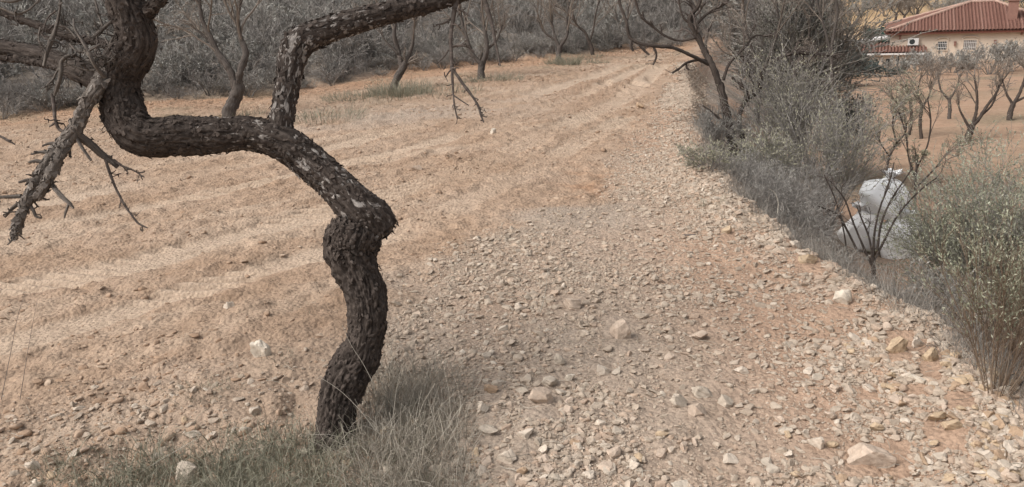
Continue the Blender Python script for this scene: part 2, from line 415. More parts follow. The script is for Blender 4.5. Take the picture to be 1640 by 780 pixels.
# ------------------------------------------------------------------ rocks
def ico(sub):
    bm = bmesh.new(); bmesh.ops.create_icosphere(bm, subdivisions=sub, radius=1)
    V = np.array([v.co[:] for v in bm.verts]); Fc = np.array([[v.index for v in f.verts] for f in bm.faces]); bm.free(); return V, Fc
ICO = {k: ico(k) for k in (1, 2, 3, 4, 5)}
def rock(sub, seed, cuts=9, flat=.62, squash=(1, .78)):
    r = np.random.default_rng(seed); V, Fc = ICO[sub]; V = V.copy()
    for _ in range(cuts):
        n = norm(r.normal(size=3)); d = r.uniform(.38, .80)
        V -= np.maximum(V @ n - d, 0)[:, None] * n
    if sub >= 3:
        q = V * 2.8 + seed; V = V * (1 + .22 * fbm(q[:, 0] + q[:, 2], q[:, 1] - q[:, 2] * .7, seed % 97, 4))[:, None]
    V /= np.abs(V).max(0)
    return V * np.array([squash[0] * r.uniform(.85, 1.2), squash[1] * r.uniform(.6, 1.2), flat * r.uniform(.45, 1.15)]), Fc
def rotz(n, r=rng):
    a = r.uniform(0, 2 * math.pi, n); c, s = np.cos(a), np.sin(a); z = np.zeros(n); o = np.ones(n)
    return np.stack([np.stack([c, -s, z], 1), np.stack([s, c, z], 1), np.stack([z, z, o], 1)], 1)
def randrot(n, tilt, r=rng):
    Rz = rotz(n, r); a = r.normal(0, tilt, n); c, s = np.cos(a), np.sin(a); z = np.zeros(n); o = np.ones(n)
    Rx = np.stack([np.stack([o, z, z], 1), np.stack([z, c, -s], 1), np.stack([z, s, c], 1)], 1)
    return Rz @ Rx
def scatter(g, protos, Pos, size, tint, tilt=.35, r=rng, smooth=False, mat=0):
    pick = r.integers(0, len(protos), len(Pos))
    for k, (V, Fc) in enumerate(protos):
        m = pick == k; n = int(m.sum())
        if not n: continue
        W = np.einsum('nij,vj->nvi', randrot(n, tilt, r), V) * size[m][:, None, None] + Pos[m][:, None]
        g.add(W.reshape(-1, 3), (Fc[None] + (np.arange(n) * len(V))[:, None, None]).reshape(-1, 3), np.repeat(tint[m], len(V)), mat, smooth=smooth)

# ================================================================== THE SETTING: ground
def axis(lo, hi, f0, f1, step, grow_=1.06, far=4.0):
    a = list(np.arange(f0, f1, step)); s = step; x = a[-1]
    while x < hi: s = min(s * grow_, far); x += s; a.append(x)
    s = step; x = f0
    while x > lo: s = min(s * grow_, far); x -= s; a.insert(0, x)
    return np.array(a)
gx = axis(-75, 150, -6.5, 3.0, .02, 1.045); gy = axis(-9, 270, 1.6, 8.5, .02, 1.018)
X, Y = np.meshgrid(gx, gy); X = X.ravel(); Y = Y.ravel()
Z = height(X, Y)
nx, ny = len(gx), len(gy)
i = np.arange(ny - 1)[:, None] * nx + np.arange(nx - 1)[None]
Q = np.stack([i, i + 1, i + nx + 1, i + nx], -1).reshape(-1, 4)
G = Geo(); G.add(np.stack([X, Y, Z], 1), Q)
ground = G.build('ground', M['ground']); tag(ground, kind='structure')
s_, g_, h_ = zones(X, Y)
tm, _b = track_mask(X, Y)
lower = sstep(1.2, 2.6, s_) * (1 - sstep(-.6, .6, h_))
def setattr_(name, v):
    a = ground.data.attributes.new(name, 'FLOAT', 'POINT'); a.data.foreach_set('value', np.clip(v, 0, 1).astype(np.float32))
grav = sstep(-.12, .28, g_ + .25 * fbm(X * 4, Y * 4, 91, 3))
near_left = sstep(.3, -.3, (Y - 3.25) - .25 * (X + 2) + .5 * fbm(X * 2, Y * 2, 92, 3)) * .3     # stones mixed in at the near edge of the field
PAT = plane(640, 182)
pale = np.exp(-((X - PAT[0]) ** 2 / 7 + (Y - PAT[1] - .3 * (X - PAT[0])) ** 2 / 1.8)) * sstep(-.35, .2, fbm(X * 1.2, Y * 2, 121, 3)) * .9
setattr_('gravel', np.maximum(np.maximum(grav, near_left), pale))
stk = fbm((X * .83 + Y * .56) * .5, (-X * .56 + Y * .83) * 2.4, 120, 3)
setattr_('track', np.maximum(tm * .8, .55 * sstep(.0, .45, stk)) * (1 - grav))
rust = np.exp(-((X - EXC[0]) ** 2 / .10 + (Y - EXC[1]) ** 2 / .5)) * sstep(-.25, .3, fbm(X * 7, Y * 7, 130, 3)) * .75 + .75 * sstep(-1.9, -.5, h_ + .4 * fbm(X * .8, Y * .8, 93, 2)) * (1 - sstep(.0, .6, h_)) * sstep(-30, -9, -np.abs(X))
setattr_('rust', rust * (1 - lower))
setattr_('pink', sstep(.1, .75, .55 * sstep(.4, 1.5, X) + .55 * fbm(X * .9, Y * .9, 94, 3) + .15))
setattr_('lower', lower)
bands = sstep(.25, .8, np.sin(Y * .75 - X * .18 + 2.0 * fbm(X * .15, Y * .15, 95, 2)) * .6 + .8 * fbm(X * .5, Y * .5, 96, 3))
far_weed = sstep(-.3, .5, fbm(X * .35, Y * .35, 97, 3) * 1.2) * .35
setattr_('weed', lower * np.maximum(bands * .8, far_weed) * (1 - sstep(70, 78, Y)) + (1 - lower) * .6 * sstep(.12, .5, fbm(X * 1.1 + 40, Y * 1.1, 98, 3)) * (1 - grav) * sstep(10, 13, Y) * sstep(-4.5, -2.5, h_))
setattr_('ochre', lower * sstep(74, 80, Y))
setattr_('litter', np.maximum(sstep(-.1, .7, h_ + .5 * fbm(X * .9, Y * .9, 99, 3)), sstep(.05, .5, s_) * (1 - sstep(1.6, 2.6, s_)) * sstep(-.35, .2, fbm(X * 1.3, Y * 1.3, 100, 3) + .2) * .9 * sstep(3.0, 4.6, Y)) * (1 - lower * sstep(1.9, 2.8, s_)))

# ================================================================== the house beyond the lower field
def box(g, c, ex, n, size, tint=.5, mat=0):
    """a box from a corner c along ex (width), n (depth) and +Z"""
    c = np.asarray(c, float); a = np.asarray(ex) * size[0]; b = np.asarray(n) * size[1]; d = np.array([0, 0, size[2]])
    V = np.array([c, c + a, c + a + b, c + b, c + d, c + a + d, c + a + b + d, c + b + d])
    g.add(V, np.array([[0, 3, 2, 1], [4, 5, 6, 7], [0, 1, 5, 4], [1, 2, 6, 5], [2, 3, 7, 6], [3, 0, 4, 7]]), tint, mat, smooth=False)
M['render'] = plain('cream_render', (.65, .545, .44), .9, .9, .2)
M['tile'] = tint_mat('clay_tile', [(0, (0.163, 0.084, 0.065)), (.5, (0.202, 0.107, 0.084)), (1, (0.241, 0.142, 0.114))], .85, 5)
M['tilecap'] = tint_mat('pale_clay_tile', [(0, (.38, .25, .20)), (1, (.46, .33, .27))], .85, 5)
M['brick'] = plain('chimney_brick', (.30, .17, .135), .9, 7, .4)
M['whitepaint'] = plain('white_paint', (.68, .66, .63), .6, 4, .15)
M['darkopen'] = plain('dark_glass_and_shade', (.045, .05, .052), .25, 3, .2)  # window glass, and the painted shade inside the porch opening
M['greyshade'] = plain('grey_shutter', (.30, .27, .25), .7, 6, .2)
M['eave'] = plain('eave_brown', (.21, .085, .065), .8, 4, .2)
M['net'] = plain('green_net', (.035, .075, .06), .9, 3, .4)
M['canopywhite'] = plain('white_canopy', (.62, .60, .58), .7, 4, .15)
M['wallstone'] = plain('rubble_wall_stone', (.42, .35, .27), .95, 2.5, .6)

HA = at(1427, 52, 63); az = R(-25)
he = np.array([math.cos(az), math.sin(az), 0]); hn = np.array([-he[1], he[0], 0]); hz = np.array([0, 0, 1.0])
WL, WD = 11.3, 8.6
eaveZ = HA[2]; baseZ = h1(HA[0] + 5, HA[1]) - .8
house = empty('house', (HA[0], HA[1], baseZ), 'cream single storey house with red hipped tile roof beyond the lower field', 'house')
HL = np.array([HA[0], HA[1], baseZ])
def hp(x, y, z): return HA + he * x + hn * y + hz * z       # house frame: z = 0 at the eaves
g = Geo(); box(g, [HA[0], HA[1], baseZ], he, hn, (WL, WD, eaveZ - baseZ)); g.build('wall', M['render'], house, HL)
ov = .45; rz = 1.88; hipL = 5.6; hipR = 4.0
A0, A1, A2, A3 = hp(-ov, -ov, .04), hp(WL + ov, -ov, .04), hp(WL + ov, WD + ov, .04), hp(-ov, WD + ov, .04)
R0, R1 = hp(hipL, WD / 2, rz), hp(WL - hipR, WD / 2, rz)
roof_g = Geo()
for q in ([A0, A1, R1, R0], [A2, A3, R0, R1]): roof_g.add(np.array(q), np.array([[0, 1, 2, 3]]), .4, smooth=False)
for q in ([A3, A0, R0], [A1, A2, R1]): roof_g.add(np.array(q), np.array([[0, 1, 2]]), .4, smooth=False)
def tile_rows(g, a, b, c, d, step):
    """half-round tile courses running up a roof face whose eave is a-b and whose top is d-c"""
    a, b, c, d = map(np.asarray, (a, b, c, d)); e = norm(b - a); W = np.linalg.norm(b - a); up = norm(np.cross(e, d - a)); s = norm(np.cross(up, e))
    H = (d - a) @ s; xd = (d - a) @ e; xc = (c - a) @ e
    for k in range(int(W / step)):
        x = (k + .5) * step
        hh = H if xd <= x <= xc else (H * x / xd if x < xd else H * (W - x) / (W - xc))
        if hh < .1: continue
        n = max(2, int(hh / .38)); tt = rng.uniform(.1, .9)
        P = (a + e * x)[None] + s[None] * np.linspace(-.05, hh, n)[:, None] + up * .025
        Rr = np.full((1, n), step * .36); Rr[0, ::2] *= 1.12
        tubes(g, P[None], Rr, 6, np.clip(tt, 0, 1))
tile_rows(roof_g, A0, A1, R1, R0, .235); tile_rows(roof_g, A3, A0, R0, R0, .235)
tile_rows(roof_g, A1, A2, R1, R1, .235)
roof = roof_g.build('roof', M['tile'], house, HL)
g = Geo()
for p, q in ((A0, R0), (R0, R1), (A1, R1), (A3, R0)):
    n = 26; P = p[None] * (1 - np.linspace(0, 1, n))[:, None] + q[None] * np.linspace(0, 1, n)[:, None] + hz * .06
    Rr = np.full((1, n), .13); Rr[0, ::2] *= 1.15; tubes(g, P[None], Rr, 7, .5)
g.build('ridge_tiles', M['tilecap'], roof, HL)
g = Geo(); box(g, hp(-ov + .05, -ov + .05, -.16), he, hn, (WL + 2 * ov - .1, WD + 2 * ov - .1, .17)); g.build('eaves', M['eave'], house, HL)
g = Geo(); cx = 7.9; box(g, hp(cx, 1.0, .2), he, hn, (.62, .62, 2.3)); box(g, hp(cx - .08, .92, 2.02), he, hn, (.78, .78, .10)); box(g, hp(cx - .05, .95, 2.42), he, hn, (.72, .72, .12))
for dx in (.0, .48): box(g, hp(cx + dx, 1.0, 2.5), he, hn, (.14, .62, .16))
g.build('chimney', M['brick'], roof, HL)
def window(x, z, wdt, ht, glass, name='window'):
    fr = Geo(); t = .09
    for (xx, zz, ww, hh) in ((-t, -t, wdt + 2 * t, t), (-t, ht, wdt + 2 * t, t), (-t, 0, t, ht), (wdt, 0, t, ht)):
        box(fr, hp(x + xx, -.06, z + zz), he, hn, (ww, .10, hh))
    th = np.linspace(0, math.pi, 9)
    P = np.stack([hp(x + wdt / 2 - (wdt / 2 + .12) * math.cos(a), -.05, z + ht + .10 + .20 * math.sin(a)) for a in th]); tubes(fr, P[None], np.full((1, 9), .06), 5, .5)
    f = fr.build(name, M['render'], house, HL)
    p = Geo(); box(p, hp(x, -.012, z), he, hn, (wdt, .02, ht)); p.build('pane', M[glass], f, HL)
    b = Geo()
    for k in range(int(wdt / .12)): box(b, hp(x + .06 + k * .12, -.10, z), he, hn, (.025, .025, ht))
    for zz in (.25, .72): box(b, hp(x, -.105, z + ht * zz), he, hn, (wdt, .02, .03))
    b.build('grille', M['whitepaint'], f, HL)
window(3.35, -1.38, .62, .62, 'darkopen'); window(5.1, -1.42, .85, .72, 'greyshade')
g = Geo(); box(g, hp(1.25, -.36, -.98), he, hn, (.75, .34, .52)); ac = g.build('air_conditioner', M['whitepaint'], house, HL)
g = Geo(); V = [hp(1.55 + .2 * math.cos(a), -.366, -.72 + .2 * math.sin(a)) for a in np.linspace(0, 2 * math.pi, 20, endpoint=False)]
g.add(np.array(V + [hp(1.55, -.368, -.72)]), np.array([[k, (k + 1) % 20, 20] for k in range(20)]), .5); g.build('fan_grille', M['darkopen'], ac, HL)
for x, z in ((.62, -.52), (4.45, -1.08), (7.1, -1.02), (8.75, -.38)):
    g = Geo(); box(g, hp(x, -.16, z), he, hn, (.13, .15, .26)); box(g, hp(x - .03, -.19, z + .26), he, hn, (.19, .19, .05)); g.build('wall_lamp', M['brick'], house, HL)
g = Geo()
box(g, hp(9.25, -.02, -3.4), he, hn, (.0 + 2.3, .015, 3.2)); g.build('porch_opening_shade', M['darkopen'], house, HL)  # dark sheet on the solid wall stands in for shade inside the porch
g = Geo(); box(g, hp(9.15, -.20, -3.4), he, hn, (.16, .20, 3.24)); box(g, hp(9.31, -.16, -1.05), he, hn, (2.2, .12, .14)); box(g, hp(10.4, -.20, -3.4), he, hn, (.14, .18, 3.24)); g.build('porch_post', M['whitepaint'], house, HL)
g = Geo(); box(g, hp(8.9, -1.25, -2.22), he, hn, (2.8, .14, .12)); box(g, hp(8.9, -1.25, -3.2), he, hn, (2.8, .16, .14))
for k in range(14):
    P = np.array([hp(9.0 + k * .2, -1.18, -3.06 + z) for z in (0, .2, .42, .65, .85)]); tubes(g, P[None], np.array([[.045, .075, .05, .06, .045]]), 6)
g.build('balustrade', M['whitepaint'], house, HL)
# low side wing with its own red roof
g = Geo(); box(g, hp(-1.9, -1.4, -4.0), he, hn, (4.2, 3.2, 2.55)); wing = g.build('side_wing', M['render'], house, HL)
g = Geo(); tile_rows(g, hp(-2.2, -1.7, -1.42), hp(2.6, -1.7, -1.42), hp(2.6, 1.0, -.92), hp(-2.2, 1.0, -.92), .235)
g.add(np.array([hp(-2.2, -1.7, -1.44), hp(2.6, -1.7, -1.44), hp(2.6, 1.0, -.94), hp(-2.2, 1.0, -.94)]), np.array([[0, 1, 2, 3]]), .4, smooth=False)
g.build('wing_roof', M['tile'], house, HL)
g = Geo(); box(g, hp(-2.2, -1.74, -1.58), he, hn, (4.8, .06, .14)); g.build('fascia', M['whitepaint'], house, HL)
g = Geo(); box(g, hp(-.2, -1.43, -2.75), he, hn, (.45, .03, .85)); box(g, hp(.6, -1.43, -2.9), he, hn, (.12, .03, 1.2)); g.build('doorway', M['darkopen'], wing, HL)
g = Geo(); box(g, hp(1.8, -1.62, -4.0), he, hn, (.26, .2, 2.4)); g.build('pillar', M['whitepaint'], house, HL)
canopy = empty('canopy', hp(-1.6, 2.6, -3.9), 'white flat awning over a dark carport behind the red roofed side wing', 'canopy')
CL = hp(-1.6, 2.6, -3.9)
g = Geo(); a, b = hp(-2.6, 2.2, -1.0), hp(1.0, 2.2, -.42)
V = np.array([a, b, b + hn * 2.4, a + hn * 2.4]); V = np.concatenate([V, V + hz * .13]); g.add(V, np.array([[0, 3, 2, 1], [4, 5, 6, 7], [0, 1, 5, 4], [1, 2, 6, 5], [2, 3, 7, 6], [3, 0, 4, 7]]), smooth=False)
g.build('awning', M['canopywhite'], canopy, CL)
g = Geo(); box(g, hp(-2.4, 4.3, -3.9), he, hn, (3.3, .06, 2.9)); g.build('dark_back_sheet', M['darkopen'], canopy, CL)  # plain dark sheet across the back under the awning
for k, x in enumerate((-2.4, .6)):
    g = Geo(); box(g, hp(x, 2.3, -3.9), he, hn, (.09, .09, 2.95)); g.build('post', M['whitepaint'], canopy, CL)

# net fence, rubble pillar
P0, t0 = ground_at(1372, 76); P1 = at(1432, 60, 76)
nb = at(1384, 62, 72); ne = at(1436, 56, 70); ng = Geo(); nv = 24
for k in range(nv):
    f = k / (nv - 1); p = nb * (1 - f) + ne * f; gz = h1(p[0], p[1])
    ng.add(np.zeros((0, 3)), np.zeros((0, 4)))
nn = norm(np.array([ne[0] - nb[0], ne[1] - nb[1], 0])); nl = float(np.hypot(ne[0] - nb[0], ne[1] - nb[1])); perp = np.array([-nn[1], nn[0], 0])
gz = min(h1(nb[0], nb[1]), h1(ne[0], ne[1])) - .1; topz = at(1400, 43, 71)[2]
net = empty('net_fence', (nb[0], nb[1], gz), 'dark green windbreak netting fence left of the house roof', 'fence')
NL = np.array([nb[0], nb[1], gz])
g = Geo(); xs = np.linspace(0, nl, 40); V = []
for x in xs:
    for k in range(7): V.append(NL + nn * x + perp * .05 * math.sin(x * 4 + k) + hz * ((topz - gz) * k / 6 * (1 - .06 * abs(math.sin(x * 1.9)))))
g.add(np.array(V), np.array([[a * 7 + k, (a + 1) * 7 + k, (a + 1) * 7 + k + 1, a * 7 + k + 1] for a in range(39) for k in range(6)]), smooth=True)
g.build('netting', M['net'], net, NL)
for x in np.linspace(0, nl, 5):
    g = Geo(); box(g, NL + nn * x - perp * .12, nn, perp, (.06, .06, topz - gz + .05)); g.build('post', M['greyshade'], net, NL)
pp, pt = ground_at(1369, 80, 220)
pc = at(1368, 60, 46.0); pz = h1(pc[0], pc[1]); ph = at(1368, 42, 46.0)[2] - pz
V, Fc = rock(4, 501, 10, 1.0, (1, 1)); g = Geo(); g.add(np.array([pc[0], pc[1], pz + ph * .48]) + V / np.abs(V).max(0) * np.array([.55, .45, ph * .52]), Fc, .5)
tag(g.build('stone_pillar', M['wallstone'], None, (pc[0], pc[1], pz)), 'pale tan stump of rubble wall among dark bushes left of the house', 'stone wall')

# ================================================================== the almond tree in the foreground
from mathutils import noise as mnoise
def spline(pts, step):
    P = np.asarray(pts, float); L = np.concatenate([[0], np.cumsum(np.linalg.norm(np.diff(P[:, :3], axis=0), axis=1))])
    n = max(4, int(L[-1] / step)); s = np.linspace(0, L[-1], n); out = []
    m = np.gradient(P, L, axis=0)
    k = np.clip(np.searchsorted(L, s, side='right') - 1, 0, len(L) - 2); h = (L[k + 1] - L[k])[:, None]; t = ((s - L[k]) / (L[k + 1] - L[k]))[:, None]
    return (2 * t ** 3 - 3 * t ** 2 + 1) * P[k] + (t ** 3 - 2 * t ** 2 + t) * h * m[k] + (-2 * t ** 3 + 3 * t ** 2) * P[k + 1] + (t ** 3 - t ** 2) * h * m[k + 1]
def img_path(pts, t0):
    """picture points (u, v, width, depth offset) -> points with radius"""
    out = []
    for q in pts:
        u, v, w_ = q[:3]; t = t0 + (q[3] if len(q) > 3 else 0); p = at(u, v, t); out.append([*p, .5 * w_ * t / F])
    return out
def barked(g, pts, k, step, seed, rough=.14, twist=1.2, flakes=0, flake=0.0, lumps=.09, mat=0, flsize=1.0, fr=6.5, fltop=0.0):
    """a thick limb with furrowed bark: rings with displaced radius, plus lifted bark flakes"""
    S = spline(pts, step); P = S[:, :3]; Rr = np.maximum(S[:, 3], .002); n = len(P)
    T = norm(np.gradient(P, axis=0)); A = np.zeros_like(P); a = np.array([0.02, 1.0, .05])
    for q in range(n):
        a = a - T[q] * (a @ T[q]); a /= np.linalg.norm(a); A[q] = a
    B = np.cross(T, A); th = np.arange(k) * 2 * math.pi / k
    L = np.concatenate([[0], np.cumsum(np.linalg.norm(np.diff(P, axis=0), axis=1))])
    ro = np.zeros((n, k)); sd = seed * 7.3
    for q in range(n):
        r0 = Rr[q]; tw = twist * L[q] * 2
        for j in range(k):
            c, s = math.cos(th[j] + tw), math.sin(th[j] + tw)
            big = mnoise.noise(Vector((c * .9 + sd, s * .9, L[q] * 7)))
            pl = mnoise.noise(Vector((c * 3.0, s * 3.0 + sd, L[q] * 15)))
            fur = abs(mnoise.noise(Vector((c * fr + sd, s * fr, L[q] * 8))))
            fine = mnoise.noise(Vector((c * 13 + sd, s * 13, L[q] * 60)))
            ro[q, j] = 1 + lumps * big + rough * (.6 * pl - 1.4 * (.22 - min(fur, .22)) / .22 * .55 + .55 * fine)
    dirs = A[:, None] * np.cos(th)[None, :, None] + B[:, None] * np.sin(th)[None, :, None]
    V = P[:, None] + dirs * (ro * Rr[:, None])[..., None]
    i_ = np.arange(n - 1)[:, None] * k; j_ = np.arange(k)[None]; j2 = (j_ + 1) % k
    Fq = np.stack([i_ + j_, i_ + j2, i_ + k + j2, i_ + k + j_], -1).reshape(-1, 4)
    uv = np.stack([np.broadcast_to(np.abs(th / math.pi - 1) * .5, (n, k)), np.repeat(L[:, None], k, 1)], -1).reshape(-1, 2)
    fl = np.broadcast_to(flake, (n,)) if np.ndim(flake) == 0 else np.interp(L / L[-1], np.linspace(0, 1, len(flake)), flake)
    g.add(V.reshape(-1, 3), Fq, np.repeat(rng.uniform(.2, .8, n), k), mat, uv, np.repeat(fl, k))
    cap = len(V.reshape(-1, 3))
    if flakes:
        r = np.random.default_rng(seed + 5); qi = np.where(r.random(flakes) < fltop, r.integers(int(n * .86), n - 1, flakes), r.integers(1, n - 1, flakes)); ji = r.integers(0, k, flakes)
        C = V[qi, ji]; nrm = dirs[qi, ji]; tg = T[qi]; sd_ = np.cross(tg, nrm)
        sg = np.where(r.random(flakes) < .5, 1, -1)[:, None]; ln = (r.uniform(.008, .024, flakes) * flsize)[:, None]; wd = (r.uniform(.004, .011, flakes) * flsize)[:, None]
        skew = r.normal(0, .35, flakes)[:, None]; lf = r.uniform(.05, .55, flakes)[:, None]
        al = norm(tg * sg + sd_ * skew); ac = np.cross(nrm, al)
        b0 = C - nrm * .002; e0 = b0 + al * ln + nrm * ln * lf; mid = b0 + al * ln * .5 + nrm * (ln * lf * .35 + .003)
        W = np.stack([b0 - ac * wd, b0 + ac * wd, mid + ac * wd * .9, e0 + ac * wd * .35, e0 - ac * wd * .3, mid - ac * wd * 1.0], 1)
        W2 = W - nrm[:, None] * .0025
        VV = np.concatenate([W, W2], 1)
        f6 = np.array([[0, 1, 2, 5], [5, 2, 3, 4], [7, 6, 11, 8], [8, 11, 10, 9], [1, 0, 6, 7], [2, 1, 7, 8], [3, 2, 8, 9], [4, 3, 9, 10], [5, 4, 10, 11], [0, 5, 11, 6]])
        Fq = (f6[None] + (np.arange(flakes) * 12)[:, None, None]).reshape(-1, 4)
        uvf = np.stack([np.repeat(r.uniform(0, .5, flakes), 12), np.repeat(L[qi], 12)], 1)
        g.add(VV.reshape(-1, 3), Fq, np.repeat(r.uniform(.1, .9, flakes), 12), mat, uvf, np.repeat(np.where(r.random(flakes) < .45, fl[qi], -.6), 12), smooth=False)
    return S
tb, T0 = ground_at(533, 712)
T0 = T0 + .02
tree = empty('almond_tree', tb, 'dark crooked almond tree with zigzag trunk in the foreground', 'tree')
g = Geo()
barked(g, img_path([(527, 745, 96), (533, 715, 76), (537, 686, 62), (540, 652, 58), (549, 621, 67), (562, 592, 71), (576, 568, 64), (584, 548, 59), (588, 528, 60), (587, 490, 60), (578, 450, 63), (567, 420, 70), (562, 398, 76), (566, 384, 82), (570, 372, 74, .01), (574, 362, 50, .02)], T0), 110, .0040, 1, .19, .6, 2000, -.1, .17, 0, .8, 9.0, .5)
trunk = g.build('trunk', M['bark'], tree, tb)
g = Geo()
UP = [(611, 383, 30, .03), (606, 374, 58, .03), (599, 361, 70, .02), (588, 348, 72, .01), (571, 330, 66), (545, 304, 60), (515, 275, 60), (485, 251, 58), (460, 233, 58, -.01), (430, 222, 56, -.02), (400, 214, 54, -.03), (360, 215, 56, -.05), (320, 217, 60, -.06), (280, 218, 62, -.08), (250, 219, 64, -.09), (225, 215, 66, -.10), (207, 199, 68, -.10), (196, 170, 64, -.10), (189, 142, 62, -.10), (193, 115, 62, -.11), (206, 92, 66, -.12), (219, 70, 62, -.13), (213, 40, 62, -.14), (203, 12, 60, -.15), (195, -20, 58, -.16), (185, -70, 54, -.16), (192, -130, 46, -.14), (215, -200, 38, -.1)]
barked(g, img_path(UP, T0), 76, .0045, 2, .15, .7, 2600, [.75, .85, .85, .7, .45, .35, .25, 0, 0, 0], .09, 0, .85, 8.0)
g.build('limb', M['bark'], tree, tb)
g = Geo()
L2 = [(446, 240, 50, -.01), (448, 215, 43, -.01), (452, 182, 39, 0), (457, 150, 38, .02), (463, 120, 40, .03), (468, 93, 45, .04), (479, 70, 49, .05), (502, 56, 45, .07), (530, 46, 41, .09), (560, 37, 39, .11), (600, 26, 37, .14), (640, 16, 34, .17), (680, 7, 30, .20), (715, -2, 27, .22), (745, -11, 23, .24), (790, -30, 19, .27), (850, -70, 15, .3), (900, -130, 9, .33)]
barked(g, img_path(L2, T0), 60, .0042, 3, .14, .7, 1300, [.9, 1, 1, .9, .6, .35, .3, .2, .2], .08)
g.build('limb', M['bark'], tree, tb)
for seed, pts in ((4, [(186, 138, 44, -.10), (168, 134, 42, -.06), (140, 120, 40, -.02), (105, 103, 34, .06), (70, 90, 29, .12), (30, 80, 26, .18), (-30, 70, 24, .24), (-110, 40, 18, .3), (-190, -20, 10, .36)]),
                  (6, [(190, 82, 20, -.10), (160, 68, 13, -.02), (130, 62, 12, .02), (90, 52, 12, .06), (45, 35, 11, .1), (-10, 15, 10, .15), (-90, -30, 7, .2)]),
                  (7, [(150, 125, 16, 0), (110, 112, 11, .04), (65, 102, 9, .08), (30, 96, 8, .12), (-40, 90, 7, .2)]),
                  (8, [(235, 20, 22, -.16), (262, -5, 15, -.2), (290, -50, 12, -.24)])):
    g = Geo(); barked(g, img_path(pts, T0), 30, .007, seed, .16, .7, 200, .25, .08); g.build('limb', M['bark'], tree, tb)

def spurs(g, S, n, ln, seed, rad=.003, k=4):
    r = np.random.default_rng(seed); P = S[None, :, :3]
    s, d, L, t, _ = kids(P, np.array([1.0]), n, (.7, 1.4), (.12, 1), (1, 1), r)
    L = ln * r.uniform(.4, 1.3, n); q = grow(s, d, L, 4, .3, 0, r)
    tubes(g, q, taper(rad * r.uniform(.7, 1.4, n), 4, .6), k, r.uniform(.2, .8, n))
    e = q[:, -1]; s2 = np.repeat(e, 2, 0); q2 = grow(s2, randdir(2 * n, r), np.full(2 * n, ln * .45), 3, .3, 0, r)
    tubes(g, q2, taper(np.full(2 * n, rad * .8), 3, .7), k, .4)
def thin(part, pts, t0, seed, k=9, rough=.3, sp=0, sl=.03, srad=.003):
    g = Geo(); pts = [(q[0], q[1], q[2] * .82, *q[3:]) for q in pts]
    S = barked(g, img_path(pts, t0), k, .006, seed, max(rough, .26), .5, 0, .5, .2)
    if sp: spurs(g, S, sp, sl, seed, srad)
    g.build('twig', M[part[0]], part[1], tb)
# the dead, grey, hanging branch
td = T0 - .18
g = Geo()
S = barked(g, img_path([(188, 96, 26, .06), (172, 112, 26, .04), (157, 138, 25), (138, 168, 23), (127, 192, 22), (118, 212, 24), (106, 224, 22), (85, 247, 18), (68, 275, 18), (54, 298, 19), (40, 328, 17), (30, 355, 13), (21, 380, 9)], td), 26, .005, 21, .26, .6, 420, .7, .2); spurs(g, S[len(S) // 3:], 26, .036, 21, .0036, 5)
S = barked(g, img_path([(108, 224, 18), (98, 244, 18, -.02), (88, 266, 17, -.03), (76, 290, 15, -.03), (64, 310, 13, -.02), (52, 318, 10)], td), 18, .006, 22, .26, .5, 120, .6, .2); spurs(g, S, 12, .03, 22, .0036, 5)
dead = g.build('dead_branch', M['deadbark'], tree, tb)
dg = ('deadbark', dead)
thin(dg, [(120, 214, 19), (132, 222, 17, .02), (148, 234, 15, .04), (164, 248, 14, .06), (178, 258, 12, .07), (189, 268, 9, .08)], td, 23, 12, .16, 6, .02, .003)
thin(dg, [(122, 220, 9), (130, 234, 8), (138, 246, 7), (146, 257, 5)], td, 24)
thin(dg, [(79, 288, 11), (90, 305, 10, -.03), (102, 318, 9, -.04), (112, 327, 7, -.05), (118, 334, 4, -.05)], td, 25, 9, .16, 4, .02)
thin(dg, [(110, 326, 6, -.05), (106, 338, 5, -.05), (103, 349, 3, -.05)], td, 26)
thin(dg, [(36, 322, 9), (22, 332, 7), (8, 348, 4)], td, 27, 8, .16, 2, .02)
thin(dg, [(34, 314, 9), (16, 315, 7), (-6, 316, 5)], td, 28, 8, .16, 2, .02)
thin(dg, [(45, 325, 9), (54, 338, 8), (58, 347, 6), (66, 349, 4)], td, 29, 8, .16, 2, .02)
thin(dg, [(75, 272, 8), (84, 292, 7, -.02), (88, 304, 5, -.02)], td, 30)
for a, b, q in (((96, 232), (68, 233), 31), ((82, 246), (50, 247), 32), ((72, 262), (46, 260), 33), ((108, 240), (112, 252), 34), ((60, 290), (30, 292), 35), ((92, 262), (102, 262), 36)):
    thin(dg, [(*a, 8), ((a[0] + b[0]) / 2 + 1, (a[1] + b[1]) / 2 - 3, 7), (*b, 4)], td, q, 8, .2, 2, .012)
# upward and crossing grey twigs
thin(dg, [(87, 152, 7), (93, 135, 8, -.02), (98, 115, 9, -.03), (99, 98, 9, -.03), (108, 90, 7, -.03), (122, 88, 5)], td, 40, 9, .16, 5, .03)
thin(dg, [(70, 106, 6), (74, 88, 9), (80, 70, 10), (87, 54, 10), (90, 44, 8), (95, 20, 6), (98, -20, 5)], td, 41, 9, .16, 5, .04)
thin(dg, [(168, 124, 9), (158, 113, 9, -.03), (150, 102, 9, -.05), (141, 82, 8, -.06), (132, 66, 7, -.06), (122, 50, 5, -.06), (118, 30, 4)], td, 42, 9, .16, 5, .04)
thin(dg, [(141, 82, 6, -.06), (150, 77, 5, -.06), (160, 71, 4, -.06)], td, 43)
thin(dg, [(148, 60, 6), (160, 50, 6), (172, 40, 6), (183, 31, 5)], td, 44, 8, .1, 2, .03)
thin(dg, [(150, -12, 4), (155, 10, 4), (160, 28, 4), (165, 44, 3)], td, 45, 7, .1, 3, .03)
